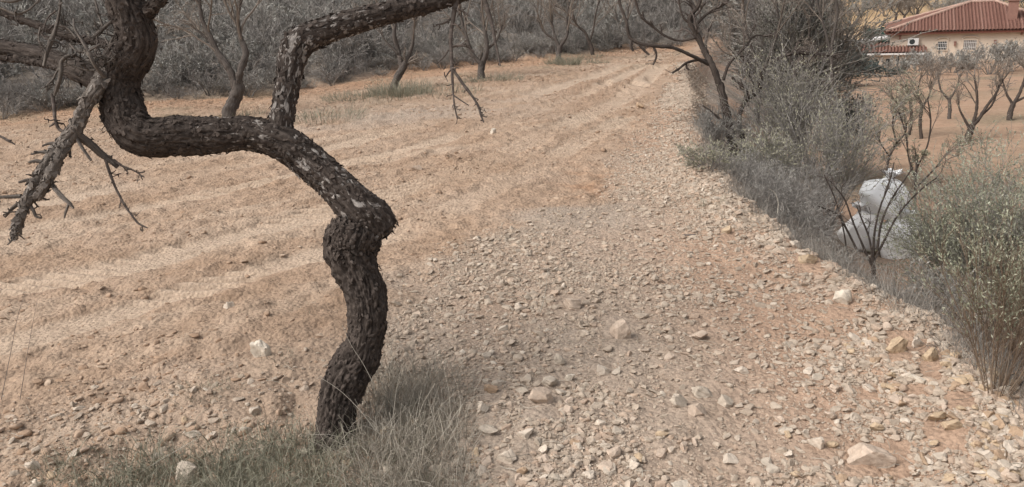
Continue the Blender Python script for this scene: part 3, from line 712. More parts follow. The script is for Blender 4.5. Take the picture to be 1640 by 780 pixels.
thin(dg, [(152, 112, 5), (138, 112, 4), (120, 106, 4), (104, 102, 3)], td, 46, 7, .1, 5, .04)
thin(dg, [(112, 70, 5), (124, 82, 5), (134, 84, 4)], td, 47, 7, .1, 4, .03)
thin(dg, [(168, 60, 4), (176, 76, 4), (180, 92, 4), (172, 106, 3)], td, 48, 7, .1, 8, .05)
thin(dg, [(185, 50, 4), (178, 66, 4), (166, 88, 4), (152, 92, 3)], td, 49, 7, .1, 8, .05)
thin(dg, [(-20, -4, 6), (20, 2, 6), (50, -8, 5)], td, 50, 7, .1, 3, .04)
thin(dg, [(0, 12, 5), (30, 22, 5), (48, 14, 4), (66, -6, 3)], td, 51, 7, .1, 5, .05)
hg = ('darktwig', tree)
thin(hg, [(84, 150, 8), (87, 172, 8), (90, 196, 7), (94, 206, 7), (104, 212, 6)], td, 52, 8, .14, 4, .03)
thin(hg, [(90, 196, 5), (84, 200, 4), (79, 203, 3)], td, 53)
thin(hg, [(168, 252, 6, .06), (174, 272, 6, .06), (184, 298, 6, .06), (192, 314, 5, .06), (202, 332, 5, .06), (212, 346, 4, .06), (222, 358, 4, .06), (236, 365, 3, .06)], td, 54, 8, .14, 12, .026, .0025)
thin(hg, [(182, 256, 5, .07), (196, 266, 5, .07), (212, 272, 4, .07), (231, 284, 3, .07)], td, 55, 8, .14, 7, .022, .0025)
thin(hg, [(-20, 214, 5), (2, 219, 5), (14, 226, 5), (24, 231, 3)], td, 56, 8, .14, 2, .02)
thin(hg, [(160, 185, 5), (168, 200, 4), (176, 214, 3)], T0 - .14, 57, 7, .14, 8, .025, .002)
hg = ('darktwig', tree); th_ = T0 + .22
thin(hg, [(735, -8, 12), (730, 8, 11), (725, 34, 9), (722, 62, 8), (723, 88, 7), (724, 112, 7)], th_, 60, 9, .14, 7, .05, .003)
thin(hg, [(724, 112, 5), (725, 132, 5), (726, 150, 4), (728, 170, 4), (732, 189, 3)], th_, 61, 8, .14, 9, .02, .0022)
thin(hg, [(725, 111, 6), (737, 128, 6), (750, 146, 6), (760, 160, 5), (767, 173, 5), (770, 184, 4), (775, 196, 3)], th_, 62, 8, .14, 9, .022, .0024)
thin(hg, [(727, 153, 4), (737, 160, 3), (751, 169, 2)], th_, 63)
thin(hg, [(755, -20, 13), (770, -10, 12), (780, 15, 10), (788, 40, 8), (793, 66, 6), (798, 88, 4), (801, 106, 3)], th_ + .03, 64, 9, .14, 3, .02)
thin(hg, [(722, 75, 5), (735, 73, 4), (748, 75, 4), (760, 84, 3)], th_, 65, 7, .14, 4, .03)
thin(hg, [(722, 30, 5), (708, 38, 4), (698, 40, 3)], th_, 66, 7, .14, 3, .03); thin(hg, [(724, 14, 5), (742, 18, 4), (752, 26, 3)], th_, 67, 7, .14, 3, .03)
thin(hg, [(718, 80, 4), (710, 92, 3), (700, 102, 2)], th_, 68)
rt = np.random.default_rng(77)
for k in range(16):
    u, v = rt.uniform(55, 185), rt.uniform(-5, 120); a = rt.uniform(0, 6.28); q = []
    for _ in range(5):
        q.append((u, v, rt.uniform(3, 4.5))); a += rt.normal(0, .45); u += 11 * math.cos(a); v += 11 * math.sin(a)
    thin(dg if k % 2 else hg, q, td + rt.uniform(-.02, .12), 300 + k, 7, .2, 5, .035, .0022)
# crown above the picture
r_ = np.random.default_rng(88); cg = Geo()
S0 = np.array([at(200, -60, T0 - .16), at(190, -130, T0 - .14), at(212, -195, T0 - .1), at(800, -36, T0 + .28), at(850, -70, T0 + .3), at(895, -125, T0 + .33), at(-100, 44, T0 + .3), at(-185, -15, T0 + .36)])
S0 = np.repeat(S0, 4, 0); D0 = norm(randdir(len(S0), r_) * .8 + np.array([0, 0, 1.0])); L0 = r_.uniform(.5, .9, len(S0))
P_ = grow(S0, D0, L0, 7, .15, .04, r_); tubes(cg, P_, taper(np.full(len(S0), .011), 7, .35), 6, .4)
s, d, l, t, _ = kids(P_, L0, 6, (.4, 1.0), (.2, 1), (.3, .6), r_); P_ = grow(s, d, l, 5, .2, .02, r_); tubes(cg, P_, taper(np.full(len(s), .004), 5, .5), 4, .5)
s, d, l, t, _ = kids(P_, l, 4, (.4, 1.0), (.2, 1), (.3, .6), r_); P_ = grow(s, d, l, 4, .2, .0, r_); tubes(cg, P_, taper(np.full(len(s), .002), 4, .6), 3, .5)
cg.build('crown', M['darktwig'], tree, tb)

# ================================================================== the scrub covering the hillside
def replicate(g, protos, Pos, size, zs, r, tshift):
    """copies of small plant meshes merged into one geometry (for uncountable ground cover only)"""
    pick = r.integers(0, len(protos), len(Pos))
    for k, pg in enumerate(protos):
        m = np.where(pick == k)[0]; nm = len(m)
        if not nm: continue
        Rz = rotz(nm, r); base = 0
        sc = np.stack([size[m], size[m], size[m] * zs[m]], 1)[:, None]
        for (V, Fc, t, mat, uv, fl, sm) in pg.b:
            W = np.einsum('nij,vj->nvi', Rz, V) * sc + Pos[m][:, None]
            FF = (Fc - base)[None] + (np.arange(nm) * len(V))[:, None, None]; base += len(V)
            g.add(W.reshape(-1, 3), FF.reshape(-1, Fc.shape[1]), np.clip(np.tile(t, nm) + np.repeat(tshift[m], len(V)), 0, 1), mat, smooth=sm)
def pts_in(n, x0, x1, y0, y1, test, r):
    out = []
    while len(out) < n:
        x = r.uniform(x0, x1, n * 3); y = r.uniform(y0, y1, n * 3); k = test(x, y)
        out += list(zip(x[k], y[k]))
    P = np.array(out[:n]); return np.column_stack([P, height(P[:, 0], P[:, 1])])
r_ = np.random.default_rng(11)
protos = []
for k in range(7):
    g = Geo(); bush(g, (0, 0, 0), 1.15, 1.0, 300 + k, 9, 6, 4, 1 if k % 3 else None, (5, 4, 0, 7, 4, 0, 5)[k], 0, .016, .075, .022, upright=.45, wander=.3, minr=.0045, lift=.0)
    protos.append(g)
g = Geo()
P = pts_in(900, -16, 12, 10, 42, lambda x, y: (lambda z: (z[2] > .15) & (z[2] < 9.5) & ((z[0] < .5) | (y > 22)))(zones(x, y)), r_)
hd = zones(P[:, 0], P[:, 1])[2]
replicate(g, protos, P - [0, 0, .05], r_.uniform(.55, 1.35, len(P)) * (.75 + .1 * np.minimum(hd, 5)), r_.uniform(.7, 1.1, len(P)), r_, r_.normal(.08, .17, len(P)))
P = pts_in(420, -12, 8, 10, 32, lambda x, y: (lambda z: (z[2] > -.1) & (z[2] < 1.4) & (z[0] < 0))(zones(x, y)), r_)
replicate(g, protos, P - [0, 0, .05], r_.uniform(.25, .6, len(P)), r_.uniform(.6, 1.0, len(P)), r_, r_.normal(.05, .15, len(P)))
P = pts_in(260, 2, 40, 26, 75, lambda x, y: (lambda z: (z[2] > .3) & (z[2] < 22))(zones(x, y)) & (x > .12 * y), r_)
replicate(g, protos, P - [0, 0, .05], r_.uniform(1.3, 2.8, len(P)), r_.uniform(.8, 1.2, len(P)), r_, r_.normal(-.05, .12, len(P)))
P = pts_in(700, 34, 150, 101, 175, lambda x, y: (x > .36 * y) & (x < .75 * y), r_)
replicate(g, protos, P - [0, 0, .05], r_.uniform(1.6, 3.4, len(P)), r_.uniform(.7, 1.0, len(P)), r_, r_.normal(.1, .15, len(P)))
tag(g.build('hillside_scrub', [M['twig'], M['scrubleaf']]), kind='stuff')

# ================================================================== bare trees
def img_poly(pts, t0, n=9):
    S = spline([[*at(q[0], q[1], t0 + (q[2] if len(q) > 2 else 0)), 0] for q in pts], .01)
    return S[np.linspace(0, len(S) - 1, n).astype(int), :3]
def bare_tree(name, label, base_px, limbs, crown, seed, bark='farbark', twig='browntwig', group=None, t=None, thick=1.0, m=(6, 6, 5), cat='tree', minr=.0025, leafmat=None, leafn=0, leaf_l=.04, lift=.03, span=(.3, .62), spur=0):
    """limbs: (picture points, start width px, end width px, crown?); crown: length in metres of the branches that leave the limbs"""
    r = np.random.default_rng(seed); p, tt = ground_at(*base_px); t = t or tt
    if t != tt: p = at(*base_px, t); p[2] = h1(p[0], p[1])
    root = empty(name, p, label, cat, group)
    tg = Geo(); cg = Geo()
    for k, (pts, w0, w1, cr) in enumerate(limbs):
        pts = [list(q) for q in pts]
        if k == 0: pts = [[pts[0][0], pts[0][1] + 8]] + pts
        Pp = [[*at(q[0], q[1], t + (q[2] if len(q) > 2 else 0)), .5 * t / F * thick * (w0 + (w1 - w0) * i / (len(pts) - 1))] for i, q in enumerate(pts)]
        for q in Pp[1:-1]:
            for c in range(3): q[c] += r.normal(0, .12 if k == 0 else .45) * q[3]
        S = barked(tg if k == 0 else cg, Pp, 18 if k == 0 else 10, .022, seed * 3 + k, .26, .6, 0, .2, .2, mat=0 if k == 0 else 1)
        if spur and k: spurs(cg, S, spur, .085, seed * 5 + k, .0026, 4)
        if cr:
            PP = S[np.linspace(0, len(S) - 1, 9).astype(int), :3][None]
            s, d, L, _, _ = kids(PP, np.array([crown * cr]), m[0], (.3, .9), (.35, 1), (.6, 1.0), r)
            d[:, 2] += .25; P1 = grow(s, d, L, 8, .16, lift, r)
            tubes(cg, P1, np.maximum(taper(np.full(len(s), .5 * w1 * t / F * .75), 8, .3), minr), 5, r.uniform(.1, .6, len(s)), 0)
            s, d, L, _, _ = kids(P1, L, m[1], (.3, 1.0), (.15, 1), span, r); P2 = grow(s, d, L, 6, .2, lift * .5, r)
            tubes(cg, P2, np.maximum(taper(np.full(len(s), .5 * w1 * t / F * .35), 6, .4), minr), 4, r.uniform(.2, .8, len(s)), 0)
            s, d, L, _, _ = kids(P2, L, m[2], (.4, 1.1), (.15, 1), (.3, .65), r); P3 = grow(s, d, L, 4, .22, 0, r)
            tubes(cg, P3, np.full((len(s), 4), minr * .85), 3, r.uniform(.3, 1, len(s)), 0)
            if leafmat:
                s, d, _, _, _ = kids(P3, L, leafn, (.3, 1), (.1, 1), (1, 1), r)
                cards(cg, s, d, leaf_l * r.uniform(.6, 1.3, len(s)), leaf_l * .32, np.clip(r.normal(.5, .25, len(s)), 0, 1), 2, r)
    tg.build('trunk', M[bark], root, p)
    if cg.b: cg.build('crown', [M[twig], M[bark]] + ([M[leafmat]] if leafmat else []), root, p)
    return root
FT = 'bare almond trees along the field edge'
bare_tree('almond_tree', 'bare grey almond tree with forked trunk behind the foreground trunk and limb', (370, 190), [([(368, 190), (371, 168), (378, 148), (380, 130)], 24, 19, 0), ([(378, 140), (366, 112), (352, 82), (338, 56), (325, 30), (318, -10)], 14, 5, 1), ([(381, 140), (391, 115), (393, 88), (384, 60), (380, 30), (388, -10)], 13, 6, 1), ([(352, 84), (330, 60), (305, 40)], 5, 3, .6)], 1.4, 101, m=(5, 6, 5), group=FT)
bare_tree('almond_tree', 'bare leaning almond tree ringed by green weeds at the field edge', (630, 145), [([(630, 143), (637, 125), (645, 108), (650, 100)], 14, 11, 0), ([(644, 110), (635, 85), (632, 55), (634, 20), (630, -20)], 9, 4, 1), ([(649, 102), (660, 70), (664, 40), (680, 0)], 7, 3, 1), ([(647, 104), (655, 100)], 8, 5, .3), ([(637, 86), (615, 62), (600, 30)], 4, 2, .7)], 1.6, 102, m=(5, 6, 5), group=FT)
bare_tree('almond_tree', 'bare almond tree with v shaped dark fork behind the hanging twigs', (770, 127), [([(770, 126), (771, 112), (772, 98)], 14, 11, 0), ([(770, 102), (758, 84), (748, 64), (742, 40), (735, 0)], 8, 4, 1), ([(773, 102), (780, 84), (778, 56), (772, 20), (775, -20)], 9, 4, 1), ([(779, 80), (795, 66), (805, 40)], 5, 3, .7)], 1.8, 103, m=(5, 6, 5), group=FT)
bare_tree('almond_tree', 'bare almond tree with a round grey weed tuft beside its trunk', (893, 100), [([(893, 100), (895, 88), (897, 74)], 10, 8, 0), ([(896, 78), (888, 62), (885, 40), (880, 10)], 6, 3, 1), ([(897, 76), (905, 58), (908, 30), (912, 0)], 6, 3, 1), ([(889, 64), (872, 50), (860, 30)], 4, 2, .8)], 2.0, 104, m=(5, 6, 5), group=FT)
bare_tree('almond_tree', 'small bare almond tree with dark trunk leaning left far up the field', (949, 88), [([(949, 88), (947, 76), (943, 65)], 7, 6, 0), ([(943, 66), (936, 52), (925, 40), (915, 15)], 5, 3, 1), ([(944, 68), (950, 48), (955, 20), (960, 0)], 4, 2, 1)], 2.0, 105, bark='bark', m=(5, 6, 4), group=FT)
bare_tree('almond_tree', 'farthest bare almond tree at the top end of the tilled field', (994, 76), [([(994, 76), (994, 68), (995, 60)], 5, 4, 0), ([(995, 60), (990, 40), (985, 15)], 3, 2, 1), ([(995, 60), (1002, 42), (1006, 10)], 3, 2, 1)], 2.0, 106, m=(5, 6, 4), group=FT)
# the dark two-stemmed tree on the rim of the bank
bare_tree('almond_tree', 'dark bare almond tree with two stems on the rim of the stony bank', (1176, 258), [
    ([(1174, 258), (1169, 222), (1165, 187), (1158, 154), (1152, 133)], 17, 14, 0),
    ([(1152, 136), (1143, 108), (1126, 75), (1111, 50), (1104, 32), (1118, 7), (1125, -30)], 13, 7, .7),
    ([(1187, 254, .05), (1185, 215, .05), (1185, 183, .04), (1195, 158, .02), (1194, 143), (1184, 133), (1172, 124)], 11, 4, .25),
    ([(1194, 162, .02), (1215, 143, 0), (1222, 111, 0), (1237, 97, 0), (1265, 86, .05), (1300, 86, .1), (1335, 90, .2)], 9, 4, .5),
    ([(1159, 128), (1166, 110), (1172, 97), (1183, 86), (1194, 75), (1210, 58), (1232, 59)], 6, 3, .5),
    ([(1133, 97), (1118, 97), (1100, 102), (1087, 110), (1077, 117)], 6, 4, 0),
    ([(1135, 103), (1108, 90, -.1), (1079, 77, -.15), (1047, 72, -.2), (1022, 68, -.2), (1012, 62, -.2), (1003, 36, -.2), (994, 4, -.2), (988, -30, -.2)], 7, 5, 0),
    ([(1046, 73, -.2), (1050, 88, -.2), (1046, 104, -.2)], 5, 3, 0), ([(1022, 68, -.2), (1030, 78, -.2), (1040, 88, -.2)], 6, 4, 0), ([(1012, 65, -.2), (1010, 74, -.2), (1014, 82, -.2)], 5, 4, 0),
    ([(1116, 60), (1090, 64, .1), (1068, 58, .1), (1046, 42, .1), (1030, 28, .1), (1018, 4, .1), (1012, -30, .1)], 4, 5, .2),
    ([(1162, 197), (1150, 190), (1140, 180), (1125, 169)], 5, 3, 0), ([(1100, 100), (1100, 108), (1104, 112)], 4, 3, 0),
    ([(1110, 45), (1122, 30), (1140, 18), (1160, 5), (1175, -20)], 6, 4, .6), ([(1108, 40), (1095, 28), (1088, 10), (1085, -20)], 5, 3, .5), ([(1195, 160), (1205, 140), (1200, 120), (1190, 95)], 4, 2, .4)],
    .7, 107, bark='bark', twig='darktwig', m=(6, 6, 5), minr=.0018, thick=.88, spur=9)
BT = 'tangled bare trees on the bank'
bare_tree('bare_tree', 'grey bare tree rising directly behind the dark two stemmed tree', (1212, 190), [([(1212, 190), (1216, 150), (1222, 110)], 9, 7, 0), ([(1221, 116), (1205, 80), (1195, 40), (1190, -20)], 5, 3, 1), ([(1222, 112), (1240, 70), (1250, 30), (1262, -30)], 5, 3, 1), ([(1219, 130), (1190, 100), (1165, 75)], 4, 2, .8)], 1.5, 111, t=11.0, m=(7, 8, 6), group=BT)
bare_tree('bare_tree', 'dense grey twiggy tree above the broom bushes', (1268, 185), [([(1268, 185), (1270, 140), (1275, 100)], 9, 7, 0), ([(1273, 108), (1255, 70), (1245, 30), (1240, -30)], 5, 3, 1), ([(1275, 104), (1295, 60), (1300, 20), (1308, -30)], 5, 3, 1), ([(1272, 120), (1300, 90), (1325, 75)], 4, 2, .8)], 1.6, 112, t=12.0, m=(7, 8, 6), group=BT)
bare_tree('bare_tree', 'thin grey tree at the far end of the bank, behind the two stemmed crown', (1130, 95), [([(1130, 95), (1131, 70), (1134, 45)], 6, 5, 0), ([(1133, 52), (1120, 25), (1110, -20)], 4, 2, 1), ([(1134, 50), (1148, 20), (1155, -20)], 4, 2, 1)], 1.9, 113, t=19, m=(7, 7, 5), group=BT)
bare_tree('bare_tree', 'pale stemmed bare tree whose twigs reach toward the house', (1338, 150), [([(1334, 160), (1332, 110), (1332, 70)], 5, 5, 0), ([(1332, 90), (1322, 50), (1308, 0), (1300, -40)], 4, 3, 1), ([(1332, 74), (1338, 45), (1340, 20), (1336, -20)], 5, 3, .5), ([(1333, 84), (1316, 84), (1300, 82)], 4, 2, .5)], .75, 114, t=10.5, m=(6, 7, 6), group=BT)
# dark evergreen crown, and the blue-green shrubs at its right
def leafy(name, label, base, width, height_, seed, leaf, twig='twig', cat='bush', group=None, parts=('stems', 'foliage'), **kw):
    base = np.asarray(base, float); root = empty(name, base, label, cat, group)
    g = Geo(); bush(g, base, width, height_, seed, leaf=1, twig=0, **kw)
    a, b = Geo(), Geo(); off = 0
    for blk in g.b:
        (a if blk[3] == 0 else b).add(blk[0], blk[1] - off, blk[2], 0, smooth=blk[6]); off += len(blk[0])
    a.build(parts[0], M[twig], root, base)
    if b.b: b.build(parts[1], M[leaf], root, base)
    return root
def base_at(u, v, t=None):
    if t is None: return ground_at(u, v)[0]
    p = at(u, v, t); return np.array([p[0], p[1], h1(p[0], p[1])])
leafy('evergreen_tree', 'dark evergreen tree with dense crown on the bank left of the house', base_at(1276, 200, 13.0), 1.0, 3.0, 121, 'darkleaf', cat='tree', parts=('trunk', 'crown'), stems=22, m1=12, m2=9, leafn=7, rad=.022, leaf_l=.045, leaf_w=.018, upright=.6, minr=.0035, leaf_tr=(0, 1))
leafy('evergreen_shrub', 'tall dark blue green shrub below the stone stump, right of the evergreen tree', base_at(1338, 185, 13.6), .5, 1.35, 122, 'tealleaf', stems=18, m1=10, m2=7, leafn=8, rad=.010, leaf_l=.04, leaf_w=.016, upright=.6, minr=.003)
leafy('evergreen_shrub', 'rounded dark green shrub between the evergreen tree and the red roofed side wing', base_at(1354, 110, 40), 1.9, 1.6, 123, 'tealleaf', stems=20, m1=9, m2=7, leafn=8, rad=.022, leaf_l=.12, leaf_w=.05, upright=.55, minr=.008)

# ================================================================== shrubs on the bank and on the lower field
leafy('broom_bush', 'olive grey broom bush behind the two stemmed tree, left of the evergreen', base_at(1258, 235, 9.6), 1.25, 1.45, 131, 'broomleaf', stems=34, m1=8, m2=6, leafn=4, rad=.006, leaf_l=.022, leaf_w=.008, upright=.75, wander=.12, minr=.0022)
leafy('broom_bush', 'grey green broom bush above the dry tangle, left of the white sacks', base_at(1322, 300, 8.6), 1.2, 1.25, 132, 'broomleaf', stems=34, m1=8, m2=6, leafn=4, rad=.006, leaf_l=.022, leaf_w=.008, upright=.75, wander=.14, minr=.002)
leafy('broom_bush', 'low olive broom bush at the right foot of the two stemmed tree', base_at(1225, 262, 8.2), .75, .55, 133, 'broomleaf', stems=24, m1=8, m2=6, leafn=4, rad=.005, leaf_l=.022, leaf_w=.008, upright=.6, wander=.16, minr=.002)
leafy('weed_clump', 'low grey green weed clump at the left foot of the two stemmed tree', base_at(1136, 284), .6, .22, 134, 'broomleaf', cat='weeds', stems=26, m1=6, m2=5, leafn=3, rad=.003, leaf_l=.016, leaf_w=.008, upright=.4, wander=.2, minr=.0012)
leafy('dry_bush', 'brown grey twiggy bush behind the two stemmed tree at the rim of the gravel', base_at(1150, 196, 9.6), .75, .5, 135, 'scrubleaf', stems=26, m1=8, m2=6, leafn=2, rad=.004, leaf_l=.03, leaf_w=.008, upright=.5, wander=.25, minr=.002)
DT = 'dry grey tangles along the bank'
for k, (u, v, t, wd, ht, lab) in enumerate([
    (1190, 292, 7.2, .75, .36, 'dry grey tangle on the rim just below the two stemmed tree'),
    (1245, 330, 6.6, .85, .50, 'dry grey tangle on the bank between the weed clump and the bent pale stalk'),
    (1270, 362, 6.3, .80, .34, 'large dry tangle of grey twigs left of the white sacks'),
    (1312, 420, 5.5, .65, .20, 'dry grey tangle of thin stalks below the white sacks'),
    (1430, 480, 4.8, .55, .16, 'dry tangle between the white sacks and the pale spiky grass'),
    (1470, 500, 4.6, .60, .42, 'dry spiky tangle with dark hollow at the left of the brown stemmed bush'),
    (1282, 300, 7.8, .80, .55, 'dry brown grey tangle under the olive broom bushes')]):
    leafy('dry_bush', lab, base_at(u, v, t), wd, ht, 140 + k, 'scrubleaf', twig='bankgrass' if k in (3, 5) else 'twig', group=DT, stems=44, m1=7, m2=5, leafn=1, rad=.0030, leaf_l=.02, leaf_w=.006, upright=.5, wander=.24, minr=.0012, lift=-.01)
# leafless bush in front of the sacks
bare_tree('bare_bush', 'leafless dark stemmed bush in front of the white sacks', (1402, 440), [([(1400, 440), (1398, 425), (1396, 412)], 8, 7, 0),
    ([(1396, 425), (1378, 385), (1365, 350), (1352, 320), (1330, 290)], 4, 2, .5), ([(1398, 420), (1392, 380), (1380, 350), (1372, 330)], 4, 2, .6), ([(1398, 415), (1402, 370), (1410, 330), (1422, 300), (1432, 260)], 4, 2, .8),
    ([(1399, 420), (1418, 380), (1435, 350), (1455, 325), (1480, 300), (1500, 285)], 4, 2, .7), ([(1405, 400), (1412, 355), (1428, 315), (1448, 290), (1462, 268)], 4, 2, .8), ([(1372, 400), (1356, 370), (1340, 345), (1310, 330)], 4, 2, .5), ([(1358, 420), (1352, 380), (1338, 320), (1320, 280)], 3, 2, .5)], .40, 151, t=6.2, bark='bark', twig='darktwig', m=(4, 4, 3), cat='bush', minr=.0014)
SP = 'spindly yellow green saplings on the lower field'
for k, (u, v, t, lab, limbs) in enumerate([
    (1470, 330, 9.5, 'spindly sapling with pale green twigs standing behind the white sacks', [([(1465, 335), (1466, 290), (1470, 250)], 4, 3, .5), ([(1466, 290), (1455, 250), (1450, 215), (1440, 180)], 3, 2, 1), ([(1468, 270), (1485, 230), (1490, 190), (1486, 160)], 3, 2, 1), ([(1467, 300), (1500, 265), (1520, 240)], 3, 2, 1)]),
    (1425, 290, 11.5, 'thin dark stemmed sapling left of the spindly pale green one', [([(1420, 290), (1424, 255), (1436, 228)], 4, 3, .4), ([(1436, 228), (1430, 200), (1435, 170)], 3, 2, 1), ([(1436, 230), (1450, 210), (1448, 180)], 3, 2, .8), ([(1424, 250), (1410, 230), (1400, 205)], 2, 2, .7)])]):
    bare_tree('sapling', lab, (u, v), limbs, .7, 161 + k, t=t, bark='bark', twig='browntwig', m=(6, 6, 5), cat='sapling', minr=.002, leafmat='broomleaf', leafn=3, leaf_l=.03, group=SP)
LT = 'bare almond trees on the lower field'
bare_tree('almond_tree', 'bare almond tree with dark leaning trunk below the house windows', (1550, 225), [([(1550, 226), (1553, 212), (1557, 200)], 11, 10, 0), ([(1556, 203), (1566, 192), (1580, 172), (1596, 150), (1606, 128)], 7, 3, 1), ([(1557, 202), (1564, 180), (1566, 150), (1560, 120)], 6, 3, 1), ([(1554, 208), (1545, 190), (1538, 175), (1534, 150)], 5, 2, .9), ([(1566, 190), (1588, 168), (1600, 135)], 4, 2, .8)], 1.0, 171, bark='bark', twig='browntwig', m=(5, 6, 5), group=LT, minr=.003)
bare_tree('almond_tree', 'bare almond tree at the right picture edge below the balustrade', (1616, 193), [([(1616, 194), (1619, 180), (1623, 166)], 9, 8, 0), ([(1622, 168), (1632, 152), (1640, 130), (1646, 105)], 6, 3, 1), ([(1622, 168), (1612, 148), (1605, 125)], 5, 2, 1), ([(1624, 164), (1652, 150), (1670, 120)], 4, 2, .8)], 1.1, 172, bark='bark', twig='browntwig', m=(5, 6, 5), group=LT, minr=.003)
bare_tree('almond_tree', 'bare almond tree with two thin upright stems, left of the leaning trunk', (1474, 222), [([(1475, 222), (1474, 195), (1477, 170)], 6, 5, 0), ([(1477, 172), (1470, 150), (1474, 125)], 4, 2, 1), ([(1477, 172), (1488, 152), (1492, 130)], 4, 2, 1), ([(1456, 216), (1457, 185), (1456, 160), (1450, 135)], 6, 3, 1), ([(1457, 180), (1436, 165), (1425, 150)], 3, 2, .8)], 1.0, 173, bark='bark', twig='browntwig', m=(5, 6, 5), group=LT, minr=.003, span=(.35, .75))
bare_tree('almond_tree', 'pale twiggy almond tree between the two dark trunks below the house', (1520, 190), [([(1520, 190), (1521, 172), (1520, 158)], 6, 5, 0), ([(1520, 160), (1508, 145), (1502, 120)], 4, 2, 1), ([(1520, 160), (1532, 142), (1538, 118)], 4, 2, 1)], 1.0, 174, m=(5, 5, 4), group=LT, minr=.003)
# grey-green shrub and the big brown-stemmed bush at the right edge
leafy('grey_green_shrub', 'dense grey green shrub behind the brown stemmed bush at the right edge', base_at(1600, 560, 6.6), 1.9, 1.45, 181, 'greenleaf', stems=80, m1=9, m2=7, leafn=13, rad=.0035, leaf_l=.019, leaf_w=.008, leaf_tr=(0, 1), upright=.62, wander=.16, minr=.0013)
leafy('grey_green_shrub', 'low grey green shrub with pale tips right of the white sacks', base_at(1560, 470, 7.0), .9, 1.0, 182, 'greenleaf', stems=50, m1=8, m2=6, leafn=12, rad=.0035, leaf_l=.020, leaf_w=.008, leaf_tr=(0, 1), upright=.55, wander=.18, minr=.0014)
def fan_bush(name, label, base, seed, n, ht, sp, mats, lean):
    r = np.random.default_rng(seed); base = np.asarray(base, float); root = empty(name, base, label, 'bush')
    th = r.uniform(0, 2 * math.pi, n); q = np.sqrt(r.uniform(0, 1, n))
    S = base + np.stack([np.cos(th) * .05 * q, np.sin(th) * .05 * q, np.full(n, -.02)], 1)
    D = np.stack([np.cos(th) * q * sp + lean[0], np.sin(th) * q * sp + lean[1], np.ones(n)], 1)
    L = ht * r.uniform(.75, 1.1, n) * np.linalg.norm(D, axis=1) ** .5
    a, b = Geo(), Geo()
    P = grow(S, D, L, 9, .05, .03, r); tubes(a, P, taper(r.uniform(.0016, .0032, n), 9, .35), 4, r.uniform(0, 1, n))
    s, d, L1, _, _ = kids(P, L, 11, (.15, .5), (.2, 1), (.25, .5), r); P1 = grow(s, d, L1, 5, .08, .03, r); tubes(a, P1, taper(np.full(len(s), .0011), 5, .5), 3, r.uniform(0, 1, len(s)))
    s, d, L2, _, _ = kids(P1, L1, 5, (.15, .6), (.2, 1), (.3, .6), r); P2 = grow(s, d, L2, 4, .1, .02, r); tubes(a, P2, np.full((len(s), 4), .0007), 3, r.uniform(.2, 1, len(s)))
    s, d, _, _, _ = kids(P2, L2, 4, (.2, .7), (.1, 1), (1, 1), r)
    hh = (s[:, 2] - base[2]) / ht; up = r.random(len(s)) < sstep(.36, .58, hh + .06 * r.normal(size=len(s)))
    cards(b, s[up], d[up], .015 * r.uniform(.6, 1.3, up.sum()), .005, np.clip(r.normal(.5, .25, up.sum()), 0, 1), 0, r)
    lo = ~up & (r.random(len(s)) < .22) & (hh > .25); cards(a, s[lo], d[lo], .018 * r.uniform(.6, 1.3, lo.sum()), .005, np.clip(r.normal(.55, .25, lo.sum()), 0, 1), 0, r)
    a.build('stems', M[mats[0]], root, base); b.build('foliage', M[mats[1]], root, base)
fan_bush('broom_bush', 'large bush fanning out from brown bare stems at the right edge of the bank', base_at(1592, 660), 191, 30, .57, .52, ('brownstem', 'greenleaf'), (.12, .10))
g = Geo(); p = base_at(1592, 660)
S = barked(g, [[*at(1580, 668, 3.0), .011], [*at(1600, 648, 3.0), .012], [*at(1625, 622, 3.02), .007], [*at(1660, 605, 3.05), .004]], 10, .006, 195, .2, .6, 0, .3, .12); spurs(g, S, 6, .12, 195, .002)
tag(g.build('dead_branch', M['bark'], None, None), 'dark bare branch lying at the foot of the brown stemmed bush', 'branch')
# hedge in front of the house, trees on the slope behind it
HG = 'grey shrubs in a row in front of the house'
for k, u in enumerate((1352, 1385, 1412, 1440, 1468, 1497, 1526, 1556, 1586, 1615, 1646)):
    t = 50 + 3 * math.sin(k * 2.1) - k * .4; hh = (1.0, .9, .8, .9, 1.1, 1.2, 1.1, 1.2, 1.4, 1.5, 1.6)[k]
    lab = ('dark low shrub at the left end of the row in front of the house', 'dark shrub in front of the side wing doorway', 'dark rounded shrub below the white pillar of the side wing', 'grey shrub below the air conditioner', 'grey twiggy shrub left of the dark house window', 'grey bare shrub below the dark house window',
           'grey bare shrub between the two house windows', 'grey bare shrub below the shuttered house window', 'grey bare shrub below the chimney', 'tall grey shrub left of the balustrade', 'tall grey shrub in front of the balustrade')[k]
    leafy('hedge_shrub', lab, base_at(u, 108, t), 2.8, hh, 200 + k, 'tealleaf' if k < 3 else 'scrubleaf', group=HG, stems=12, m1=7, m2=5, leafn=4 if k < 3 else 2, rad=.025, leaf_l=.14, leaf_w=.05, upright=.5, wander=.25, minr=.009)
FA = 'small dark almond trees on the slope behind the house'
